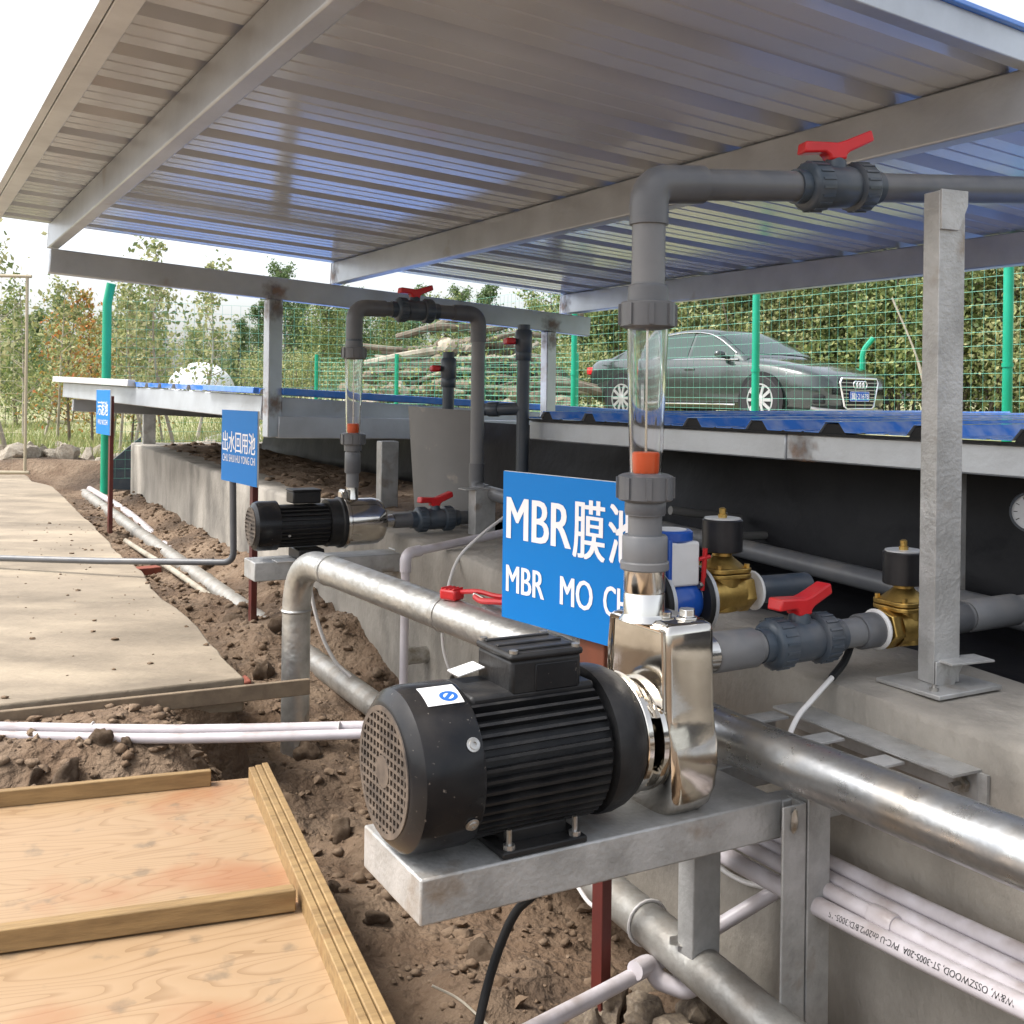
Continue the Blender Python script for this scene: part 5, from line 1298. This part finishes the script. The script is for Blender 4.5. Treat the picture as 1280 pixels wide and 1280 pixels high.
# cabin
RL = [(-1.86, 1.02), (-1.5, 1.17), (-1.1, 1.315), (-.7, 1.41), (-.3, 1.45), (.05, 1.448), (.35, 1.405), (.6, 1.30), (.85, 1.16), (1.18, .975)]
def roof_z(x):
    for (a_, za), (b_, zb) in zip(RL, RL[1:]):
        if a_ <= x <= b_: t = (x - a_) / (b_ - a_); return za + (zb - za) * t
    return 1.0
cb = MB(); xs = [-1.86 + 3.04 * i / 44 for i in range(45)]
def cabin_pt(x, f):
    zt = (roof_z(x - .05) + roof_z(x) + roof_z(min(1.18, x + .05))) / 3 if -1.8 < x < 1.1 else roof_z(x)
    zb = .93; yb = .865; h = max(.02, zt - zb); yr = yb - h * .46
    return yb, zb, yr, zt
for x in xs:
    yb, zb, yr, zt = cabin_pt(x, 0)
    half = [(yb, zb - .05), (yb, zb), (yr + .015, zt - .06), (yr - .03, zt - .022), (yr * .6, zt + .004), (0, zt + .012)]
    cb.v += [V3((x, y, z)) for y, z in half] + [V3((x, -y, z)) for y, z in half[-2::-1]]
ng = 11
for i in range(len(xs) - 1):
    for j in range(ng - 1): cb.f.append((i * ng + j, i * ng + j + 1, (i + 1) * ng + j + 1, (i + 1) * ng + j)); cb.m.append(0)
K(cb, 'cabin', 'paint', sharp=60)
def side_pt(x, f, sg, off=.006):
    yb, zb, yr, zt = cabin_pt(x, 0); return V3((x, sg * (yb + (yr + .015 - yb) * f + off), zb + (zt - .06 - zb) * f + off * .4))
for sg in (-1, 1):
    for xa, xb in ((-1.28, -.92), (-.88, -.02), (.04, .92)):
        wb_ = MB(); n = 12
        for i in range(n + 1):
            x = xa + (xb - xa) * i / n; h = cabin_pt(x, 0)[3] - .99
            for f in (.10, min(.96, max(.12, .96))): wb_.v.append(side_pt(x, f if h > .10 else .10 + (f - .1) * max(0, h) / .1, sg))
        wb_.f = [(2 * i, 2 * i + 1, 2 * i + 3, 2 * i + 2) for i in range(n)]; wb_.m = [0] * n
        K(wb_, 'side_window', 'glass')
    tr = [side_pt(x, .05, sg, .012) for x in [-1.45 + 2.5 * i / 20 for i in range(21)]]
    K(MB().tube(tr, .011, 6), 'window_trim', 'chrome')
    tr = [side_pt(x, .985, sg, .010) for x in [-1.45 + 2.42 * i / 24 for i in range(25)]]
    K(MB().tube(tr, .010, 6), 'window_trim', 'chrome')
    K(MB().tube([V3((-1.05 + 2.1 * i / 8, sg * .938, .27)) for i in range(9)], .012, 6), 'sill_trim', 'chrome')
    for x in (-.75, .12): K(MB().box((x, sg * .935, .80), (.20, .03, .03)), 'door_handle', 'paint', bevel=.008)
    mr = K(MB().rock((.80, sg * 1.0, 1.02), .11, 2, 2, (.7, .95, .55), .05), 'mirror', 'paint'); 
    K(MB().box((.82, sg * .90, .975), (.08, .12, .03)), 'mirror_arm', 'arch', mr)
    # lamps
    hl = MB(); n = 8
    for i in range(n + 1):
        t = i / n; x = 2.42 - .50 * t; y = sg * (.50 + .375 * t ** .7); 
        for z in (.665 - .045 * (1 - t) + .075 * t, .555 + .085 * t): hl.v.append(V3((x + .035 * (1 - t) + .02, y + sg * .016, z)))
    hl.f = [(2 * i, 2 * i + 1, 2 * i + 3, 2 * i + 2) for i in range(n)]; hl.m = [0] * n
    K(hl, 'headlight', 'lamp')
    K(MB().box((-2.33, sg * .66, .80), (.16, .36, .13)), 'tail_light', 'red', bevel=.02)
    K(MB().box((2.36, sg * .66, .36), (.16, .30, .12), V3((.9, -sg * .43, 0)), V3((sg * .43, .9, 0))), 'air_intake', 'arch', bevel=.02)
for nm, xa, xb, yf in (('windscreen', .40, 1.10, .80), ('rear_window', -1.72, -1.08, .78)):
    g_ = MB(); n = 8
    for i in range(n + 1):
        x = xa + (xb - xa) * i / n; yb, zb, yr, zt = cabin_pt(x, 0)
        for j in range(9):
            u = -1 + 2 * j / 8; y = u * (yr - .045); g_.v.append(V3((x, y, zt + .012 - .034 * u * u * u * u + .008)))
    g_.f = [(i * 9 + j, i * 9 + j + 1, (i + 1) * 9 + j + 1, (i + 1) * 9 + j) for i in range(n) for j in range(8)]; g_.m = [0] * len(g_.f)
    K(g_, nm, 'glass', sharp=60)
for wx in (1.52, -1.40):
    for sg in (-1, 1):
        K(MB().lathe([(.41, .0), (.41, .012), (.2, .013)], (wx, sg * .928, .345), V3((0, sg, 0)), 36), 'wheel_arch', 'arch')
        ty = MB().lathe([(.235, -.10), (.325, -.10), (.345, -.07), (.345, .04), (.330, .055), (.245, .055), (.235, .03)], (wx, sg * .90, .345), V3((0, sg, 0)), 40)
        wh = K(ty, 'wheel', 'tyre')
        rim = MB().lathe([(.238, .035), (.238, .050), (.215, .050), (.215, .035)], (wx, sg * .90, .345), V3((0, sg, 0)), 32).lathe([(.07, .02), (.065, .05), (.03, .055)], (wx, sg * .90, .345), V3((0, sg, 0)), 20)
        for k in range(10):
            t = 2 * math.pi * k / 10; d = V3((math.cos(t), 0, math.sin(t))); rim.box(V3((wx, sg * .945, .345)) + d * .14, (.16, .010, .045), d, V3((0, 1, 0)), d.cross(V3((0, 1, 0))))
        K(rim, 'rim', 'alloy', wh)
# grille, rings, plate
gx0 = 2.512
out = [(-.40, .66), (.40, .66), (.44, .60), (.34, .27), (.28, .235), (-.28, .235), (-.34, .27), (-.44, .60)]
K(MB().prism(out, (gx0 - .03, 0, 0), Y1, UZ, X1 * .032), 'grille', 'arch')
fr_ = [V3((gx0 + .004, y, z)) for y, z in out + [out[0]]]
gro = K(MB().tube(fr_, .016, 8), 'grille_frame', 'chrome')
for k in range(7):
    z = .29 + .052 * k; hw = .335 + (.43 - .335) * (z - .27) / .33
    if .34 < z < .48:
        K(MB().box((gx0 + .004, (hw + .25) / 2, z), (.012, hw - .25, .014)), 'slat', 'chrome', gro); K(MB().box((gx0 + .004, -(hw + .25) / 2, z), (.012, hw - .25, .014)), 'slat', 'chrome', gro)
    else: K(MB().box((gx0 + .004, 0, z), (.012, 2 * hw - .03, .014)), 'slat', 'chrome', gro)
rg = MB()
for k in range(4):
    rg.tube([V3((gx0 + .022, -.106 + .0707 * k + .05 * math.cos(t), .575 + .05 * math.sin(t))) for t in [i * math.pi / 12 for i in range(25)]], .0085, 6)
K(rg, 'emblem', 'chrome', gro, kind='stuff')
pl_ = K(MB().box((gx0 + .012, 0, .41), (.012, .44, .14)), 'number_plate', 'plate')
vs, fs = text_mb('冀J·21678', .105, .0005, .78); w_ = max(v.x for v in vs)
K(MB().add([V3((gx0 + .0205, -.2 + v.x * .40 / w_, .375 + v.y)) for v in vs], fs), 'lettering', 'letter', pl_, kind='stuff')
bd4 = MB()
for y0, y1, z0, z1 in ((-.217, .217, .341, .345), (-.217, .217, .475, .479), (-.217, -.212, .341, .479), (.212, .217, .341, .479)): bd4.box((gx0 + .019, (y0 + y1) / 2, (z0 + z1) / 2), (.002, y1 - y0, z1 - z0))
K(bd4, 'plate_border', 'letter', pl_, kind='stuff')
K(MB().tube([V3((2.30, .80, .24)), V3((2.49, .58, .21)), V3((2.52, .0, .20)), V3((2.49, -.58, .21)), V3((2.30, -.80, .24))], .022, 8), 'bumper_lip', 'alloy')

# ================================================================== PLANTS
rt = random.Random(5)
def leaf(mb, c, size, mi=1):
    n = V3((rt.gauss(0, 1), rt.gauss(0, 1), rt.gauss(.35, .9)))
    if n.length < .01: return
    n.normalize(); a_ = n.orthogonal().normalized(); b_ = n.cross(a_); t = rt.uniform(0, 6.28)
    u = a_ * math.cos(t) + b_ * math.sin(t); v = n.cross(u); s = size * rt.uniform(.6, 1.25)
    o = len(mb.v); mb.v += [c - u * s * .5, c + v * s * .30 + n * s * .06, c + u * s * .5, c - v * s * .30 + n * s * .06]
    mb.f.append((o, o + 1, o + 2, o + 3)); mb.m.append(0)
def grow(h, spread, nb, leaves, lsize, r0, dense=.3, low=.15, multi=1, lean=.05):
    wood = MB(); lv = MB()
    for s in range(multi):
        base = V3((rt.gauss(0, .12) * (multi > 1), rt.gauss(0, .12) * (multi > 1), 0)); hh = h * rt.uniform(.8, 1) if multi > 1 else h
        top = base + V3((rt.gauss(0, lean) * h, rt.gauss(0, lean) * h, hh))
        mid = (base + top) / 2 + V3((rt.gauss(0, .03) * h, rt.gauss(0, .03) * h, 0)); path = smooth_path([base, mid, top], 5)
        wood.tube(path, [r0 * (1 - .85 * i / (len(path) - 1)) for i in range(len(path))], 6)
        for k in range(nb // multi):
            f = low + (1 - low) * (k + rt.random()) / (nb // multi); f = min(f, .98); i = f * (len(path) - 1); p = path[int(i)].lerp(path[min(len(path) - 1, int(i) + 1)], i % 1)
            an = rt.uniform(0, 6.28); ln_ = spread * (1.15 - .75 * f) * rt.uniform(.6, 1.1)
            e = p + V3((math.cos(an) * ln_, math.sin(an) * ln_, ln_ * rt.uniform(.3, .9))); m_ = (p + e) / 2 + V3((0, 0, -.06 * ln_))
            bp = smooth_path([p, m_, e], 4); wood.tube(bp, [r0 * .35 * (1 - .8 * i / (len(bp) - 1)) for i in range(len(bp))], 4, cap=False)
            nl = int(leaves / nb)
            for _ in range(nl):
                q = bp[rt.randrange(len(bp) // 3, len(bp))]; leaf(lv, q + V3((rt.gauss(0, dense), rt.gauss(0, dense), rt.gauss(0, dense))) * ln_, lsize)
    return wood, lv
def proto(args, bark, lm): 
    wd, lv = grow(**args)
    a_ = mesh_of(wd, 'trunk', bark); me = bpy.data.meshes.new('crown'); me.from_pydata([tuple(v) for v in lv.v], [], lv.f); me.materials.append(M[lm]); return a_, me
PR = [proto(dict(h=3.4, spread=.75, nb=20, leaves=850, lsize=.10, r0=.035, dense=.30, low=.3), 'bark_pale', 'leaf_b'),
      proto(dict(h=3.9, spread=.85, nb=24, leaves=1250, lsize=.10, r0=.045, dense=.32, low=.2), 'bark_pale', 'leaf_a'),
      proto(dict(h=5.5, spread=1.7, nb=40, leaves=6500, lsize=.14, r0=.09, dense=.30, low=.12), 'bark', 'leaf_a'),
      proto(dict(h=6.5, spread=1.5, nb=46, leaves=7500, lsize=.15, r0=.10, dense=.26, low=.08), 'bark', 'leaf_c'),
      proto(dict(h=3.3, spread=.9, nb=26, leaves=1300, lsize=.11, r0=.04, dense=.32, low=.15), 'bark', 'leaf_d'),
      proto(dict(h=3.2, spread=1.25, nb=60, leaves=9000, lsize=.095, r0=.03, dense=.20, low=.02, multi=7, lean=.14), 'bark', 'leaf_a'),
      proto(dict(h=3.4, spread=1.3, nb=60, leaves=9500, lsize=.10, r0=.03, dense=.20, low=.02, multi=7, lean=.14), 'bark', 'leaf_b'),
      proto(dict(h=1.5, spread=.6, nb=24, leaves=1500, lsize=.075, r0=.014, dense=.36, low=.05, multi=5, lean=.2), 'bark', 'leaf_b')]
LT = ['slender young tree with pale stem and sparse leaves beyond the fence', 'slender leafy young tree with pale stem beyond the fence', 'broad green tree in the wood beyond the fence', 'tall dark green tree in the wood beyond the fence', 'young tree with orange and yellow leaves beyond the fence', 'dense green bush in the hedge behind the car', 'dense olive bush in the hedge behind the car', 'low scrubby bush at the edge of the wood']
GT = ['young trees beyond the fence'] * 2 + ['trees of the wood', 'trees of the wood', 'autumn coloured young trees', 'hedge bushes', 'hedge bushes', 'scrub bushes']
def plant(k, px, d, s, rz=None):
    p = P(px, 495, d); bush = k in (5, 6, 7)
    t = bpy.data.objects.new('bush' if bush else 'tree', None); C.objects.link(t); t.empty_display_size = .2
    t.location = (p.x, p.y, gz(p.x, p.y) - .03); t.scale = (s, s, s * rt.uniform(.92, 1.08)); t.rotation_euler = (0, 0, rt.uniform(0, 6.28) if rz is None else rz)
    tag(t, LT[k], 'bush' if bush else 'tree', GT[k])
    for nm, me in zip(('trunk', 'crown'), PR[k]):
        o = bpy.data.objects.new(nm, me); o.parent = t; C.objects.link(o)
for k, px, d, s in [(0, 12, 13.6, .95), (1, 30, 17.5, .72), (0, 72, 17, .74), (4, 88, 18, .74), (4, 116, 19, .72), (0, 150, 15.5, .68), (1, 168, 18, .70), (0, 188, 14.6, .72), (4, 165, 18.5, .62), (0, 222, 14.4, .82), (0, 244, 16, .80), (0, 205, 19, .70), (1, 55, 20, .66), (0, 130, 21, .70), (1, 140, 19, .72)]: plant(k, px, d, s)
for k, px, d, s in [(2, 20, 30, .60), (3, 75, 36, .58), (2, 130, 33, .52), (3, 185, 38, .48), (2, 235, 42, .50), (3, 300, 44, .52), (3, 350, 30, .55), (2, 400, 28, .50), (3, 440, 34, .58), (3, 375, 40, .62), (2, 480, 38, .62), (3, 520, 42, .66), (2, 560, 36, .60), (3, 610, 40, .66), (2, 660, 38, .66), (3, 710, 34, .7), (2, -40, 26, .62), (3, 325, 46, .6), (2, 760, 36, .75), (3, 820, 40, .9), (2, 270, 50, .55), (3, 45, 48, .66), (2, 500, 55, .85), (3, 575, 58, .9), (3, 420, 58, .8)]: plant(k, px, d, s)
for i, (px, d, s) in enumerate([(720, 24.5, .95), (775, 24, 1.0), (830, 23.5, 1.02), (885, 23, 1.05), (940, 22.4, 1.08), (1000, 22, 1.08), (1060, 21.4, 1.1), (1120, 20.8, 1.08), (1185, 20, 1.1), (1250, 19.4, 1.1), (1320, 18.6, 1.1), (1390, 18, 1.1), (850, 27, 1.25), (930, 26.5, 1.25), (1010, 26, 1.25), (1090, 25, 1.25), (1170, 24.4, 1.25), (1255, 23.5, 1.25), (1345, 22, 1.25), (770, 28, 1.2)]): plant(5 + (i * 7 // 3) % 2, px, d, s * (.9 + .2 * rt.random()))
for px, d, s in [(25, 27, .9), (85, 28, 1.0), (340, 24, .9), (375, 23, .9), (420, 23, .8), (690, 20, .9), (720, 21, 1.0), (140, 29, 1.0), (190, 30, 1.0), (320, 31, 1.1)]: plant(7, px, d, s)
# dead pale stem in front of the hedge
a_, b_ = P(1165, 520, 18.5), P(1115, 372, 19.0)
tag(build(MB().tube(smooth_path([a_, (a_ + b_) / 2 + V3((.08, 0, 0)), b_], 5), [.03] * 5 + [.018] * 6, 6), 'bare_stem', 'bark_pale', loc=a_), 'bare pale stem leaning in front of the hedge', 'stem')
# grass
gr_ = MB()
for i in range(26000):
    if i < 19000: px = rt.uniform(-60, 720); d = 14.4 + 14 * rt.random() ** 1.5
    else: px = rt.uniform(690, 1350); d = rt.uniform(18.2, 21)
    p = P(px, 495, d); z = gz(p.x, p.y)
    h = rt.uniform(.08, .34) * (.6 + .8 * abs(noise.noise(V3((p.x * .4, p.y * .4, 0))))); h *= .6 if i >= 19000 else 1
    an = rt.uniform(0, 6.28); u = V3((math.cos(an), math.sin(an), 0)) * .012; tip = V3((rt.gauss(0, .35) * h, rt.gauss(0, .35) * h, h)); o = len(gr_.v); b = V3((p.x, p.y, z - .01))
    gr_.v += [b - u, b + u, b + tip]; gr_.f.append((o, o + 1, o + 2)); gr_.m.append(0)
me = bpy.data.meshes.new('grass'); me.from_pydata([tuple(v) for v in gr_.v], [], gr_.f); me.materials.append(M['grass'])
o = bpy.data.objects.new('grass', me); C.objects.link(o); o['kind'] = 'stuff'; tag(o, 'rough green grass growing beyond the fences', 'grass')
# brushwood heap
hc = P(560, 500, 19.0); hc.z = gz(hc.x, hc.y)
hp_ = thing('brushwood_heap', 'heap of old logs stones and earth behind the green wire fence', 'heap', hc)
M['heap'] = mat('heap_earth', (.15, .12, .085), .95, 0, (.07, .07, .04), 3, bump=.8, bs=9, bdist=.1, col3=(.26, .21, .16), s3=2, lo3=.5, hi3=.7)
build(MB().rock(hc + V3((.2, .4, -.15)), 1.55, 9, 4, (1.25, .7, .88), .30), 'mound', 'heap', hp_)
for i in range(46):
    an = rt.uniform(3.3, 6.1); rr = rt.uniform(.5, 1.05); x = 1.9 * rr * math.cos(an) + .2; z = rt.uniform(.05, 1.30) * (1.15 - abs(x) / 2.4)
    c = hc + V3((x, -1.05 + .45 * z + rt.uniform(-.15, .1), z)); build(MB().rock((0, 0, 0), rt.uniform(.07, .19), i, 2, (1.2, .9, .8), .4), 'stone', 'rubble' if i % 3 == 0 else 'stone', hp_, local=True, sharp=25).location = c - hc
for i in range(26):
    z = rt.uniform(.3, 1.6); x0 = rt.uniform(-1.7, .9); ln_ = rt.uniform(.8, 2.2); y = -.95 + .45 * z
    build(MB().tube(smooth_path([hc + V3((x0, y, z)), hc + V3((x0 + ln_ * .5, y - .1, z + rt.uniform(-.1, .25))), hc + V3((x0 + ln_, y + .1, z + rt.uniform(-.3, .4)))], 5), [rt.uniform(.025, .085)] * 11, 8), 'log', 'bark' if i % 3 else 'bark_pale', hp_)
lv = MB()
for i in range(2600):
    an = rt.uniform(0, 6.28); rr = rt.random() ** .5; c = hc + V3((2.0 * rr * math.cos(an) + .2, -.55 + .75 * rr * math.sin(an), 0)); leaf(lv, c + UZ * rt.uniform(.05, 1.5) * (1.2 - rr * .8), .09)
me = mesh_of(lv, 'creeper', 'leaf_a'); o = bpy.data.objects.new('creeper', me); link(o, hp_); o.location = -hc; o['kind'] = 'stuff'
# white dome
dm = P(252, 478, 27); dm.z = gz(dm.x, dm.y)
dt = thing('white_dome', 'white rounded tarpaulin dome in front of the wood', 'tent', dm)
md = MB(); n1, n2 = 28, 12; Rr = .83; zc = 1.17 - dm.z
for i in range(n2 + 1):
    f = i / n2 * (math.pi / 2)
    for j in range(n1):
        t = 2 * math.pi * j / n1; r_ = Rr * math.cos(f) * (1 + .02 * math.cos(7 * t)); md.v.append(dm + V3((r_ * math.cos(t), r_ * math.sin(t) * 1.3, zc - .25 + Rr * math.sin(f))))
for i in range(n2):
    for j in range(n1): md.f.append((i * n1 + j, i * n1 + (j + 1) % n1, (i + 1) * n1 + (j + 1) % n1, (i + 1) * n1 + j))
md.m = [0] * len(md.f); build(md, 'cover', 'tarp', dt, sharp=70)
build(MB().lathe([(Rr * 1.0, 0), (Rr * 1.01, zc - .24)], dm, UZ, 28), 'skirt', 'tarp', dt)
